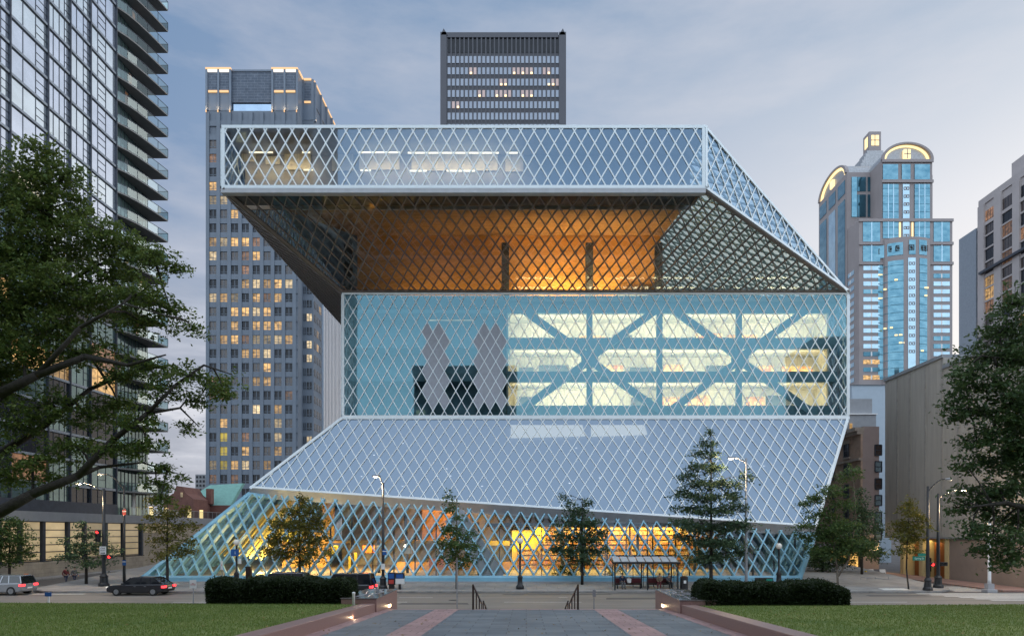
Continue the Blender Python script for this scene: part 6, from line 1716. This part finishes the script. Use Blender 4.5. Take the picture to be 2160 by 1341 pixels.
# ================================================================== sky, sun, camera
W = bpy.data.worlds.new('World'); S.world = W; W.use_nodes = True
nt = W.node_tree; nt.nodes.clear(); N = nt.nodes.new; LK = nt.links.new
out = N('ShaderNodeOutputWorld'); bg = N('ShaderNodeBackground'); LK(bg.outputs[0], out.inputs[0])
SUN_EL, SUN_DIR = 9, V((1, .45, 0)).normalized()
sky = N('ShaderNodeTexSky'); sky.sky_type = 'NISHITA'; sky.sun_disc = False
sky.sun_elevation = math.radians(SUN_EL); sky.sun_rotation = math.atan2(SUN_DIR.x, SUN_DIR.y); sky.dust_density = 2.5
tc = N('ShaderNodeTexCoord'); nr = N('ShaderNodeVectorMath'); nr.operation = 'NORMALIZE'; LK(tc.outputs['Generated'], nr.inputs[0])
sp = N('ShaderNodeSeparateXYZ'); LK(nr.outputs[0], sp.inputs[0])
def mth(op, a, b=None, c=None, clamp=False):
    n = N('ShaderNodeMath'); n.operation = op; n.use_clamp = clamp
    for i, q in enumerate((a, b, c)):
        if q is None: continue
        if isinstance(q, (int, float)): n.inputs[i].default_value = q
        else: LK(q, n.inputs[i])
    return n.outputs[0]
def mixc(f, a, b, mode='MIX'):
    n = N('ShaderNodeMix'); n.data_type = 'RGBA'; n.blend_type = mode
    for i, q in ((0, f), (6, a), (7, b)):
        if isinstance(q, (int, float)): n.inputs[i].default_value = q
        elif isinstance(q, tuple): n.inputs[i].default_value = (*q, 1)
        else: LK(q, n.inputs[i])
    return n.outputs[2]
X_, Y_, Z_ = sp.outputs
# high veil of cloud: blue grey above, pale and faintly pink towards the horizon, brighter on the right
left = ramp(nt, Z_, [(0, (.60, .61, .68)), (.12, (.52, .54, .62)), (.26, (.36, .42, .54)), (.45, (.215, .31, .475)), (.62, (.16, .265, .44)), (1, (.30, .40, .56))])
right = ramp(nt, Z_, [(0, (1.12, 1.0, .90)), (.2, (1.02, .95, .90)), (.38, (.80, .80, .83)), (.5, (.58, .63, .71)), (.62, (.36, .45, .58)), (1, (.32, .42, .57))])
front = mixc(mth('MULTIPLY_ADD', X_, 1.0, .42, True), left, right)
# streaky cloud detail
mp = N('ShaderNodeMapping'); mp.inputs['Scale'].default_value = (1.2, 1.2, 4.2); mp.inputs['Rotation'].default_value = (0, math.radians(-14), 0); LK(nr.outputs[0], mp.inputs[0])
c1 = noise(nt, 2.6, 7, mp.outputs[0], .58); 
cm = ramp(nt, c1, [(.44, (0, 0, 0)), (.72, (1, 1, 1))])
front = mixc(mth('MULTIPLY', cm, .38), front, (.78, .745, .765))
# low cumulus bank on the left
mp2 = N('ShaderNodeMapping'); mp2.inputs['Scale'].default_value = (1.5, 1.5, 6.5); LK(nr.outputs[0], mp2.inputs[0])
c2 = noise(nt, 4.2, 8, mp2.outputs[0], .6)
cm2 = ramp(nt, c2, [(.42, (.27, .30, .38)), (.56, (.50, .52, .60)), (.68, (.85, .84, .87))])
lowf = mth('MULTIPLY', mth('MULTIPLY_ADD', Z_, -5.0, 2.0, True), mth('MULTIPLY_ADD', X_, -2.2, -.35, True))
front = mixc(mth('MULTIPLY', lowf, .85), front, cm2)
# clearer brighter sky behind the viewer
back = ramp(nt, Z_, [(0, (1.05, 1.1, 1.18)), (.25, (1.25, 1.45, 1.65)), (.55, (1.2, 1.4, 1.65)), (.8, (1.15, 1.3, 1.5)), (1, (.95, 1.1, 1.3))])
allsky = mixc(mth('MULTIPLY_ADD', Y_, -1.5, .88, True), front, back)
nis = N('ShaderNodeVectorMath'); nis.operation = 'SCALE'; nis.inputs[3].default_value = .09; LK(sky.outputs[0], nis.inputs[0])
allsky = mixc(.12, allsky, nis.outputs[0])
LK(allsky, bg.inputs[0]); bg.inputs[1].default_value = 1.18

sl = bpy.data.lights.new('sun', 'SUN'); sl.energy = .9; sl.angle = math.radians(45); sl.color = (1, .93, .86)
so = bpy.data.objects.new('sun', sl); COL.objects.link(so)
sd = SUN_DIR * math.cos(math.radians(SUN_EL)) + V((0, 0, math.sin(math.radians(SUN_EL))))
so.rotation_euler = sd.to_track_quat('Z', 'Y').to_euler()

cam = bpy.data.cameras.new('camera'); co = bpy.data.objects.new('camera', cam); COL.objects.link(co); S.camera = co
co.location = (0, 0, CAMZ); co.rotation_euler = (math.pi / 2, 0, 0)
cam.sensor_width = 36; cam.lens = F / 2160 * 36; cam.shift_x = -(CX - 1080) / 2160; cam.shift_y = (CY - 670.5) / 2160
cam.clip_start = .1; cam.clip_end = 5000
S.view_settings.view_transform = 'Standard'; S.view_settings.look = 'None'; S.view_settings.exposure = 0; S.view_settings.gamma = 1
S.render.engine = 'CYCLES'
S.cycles.use_denoising = True; S.cycles.denoiser = 'OPENIMAGEDENOISE'
S.cycles.max_bounces = 7; S.cycles.transparent_max_bounces = 24; S.cycles.diffuse_bounces = 3; S.cycles.glossy_bounces = 4
S.cycles.sample_clamp_indirect = 4
S.cycles.caustics_reflective = False; S.cycles.caustics_refractive = False
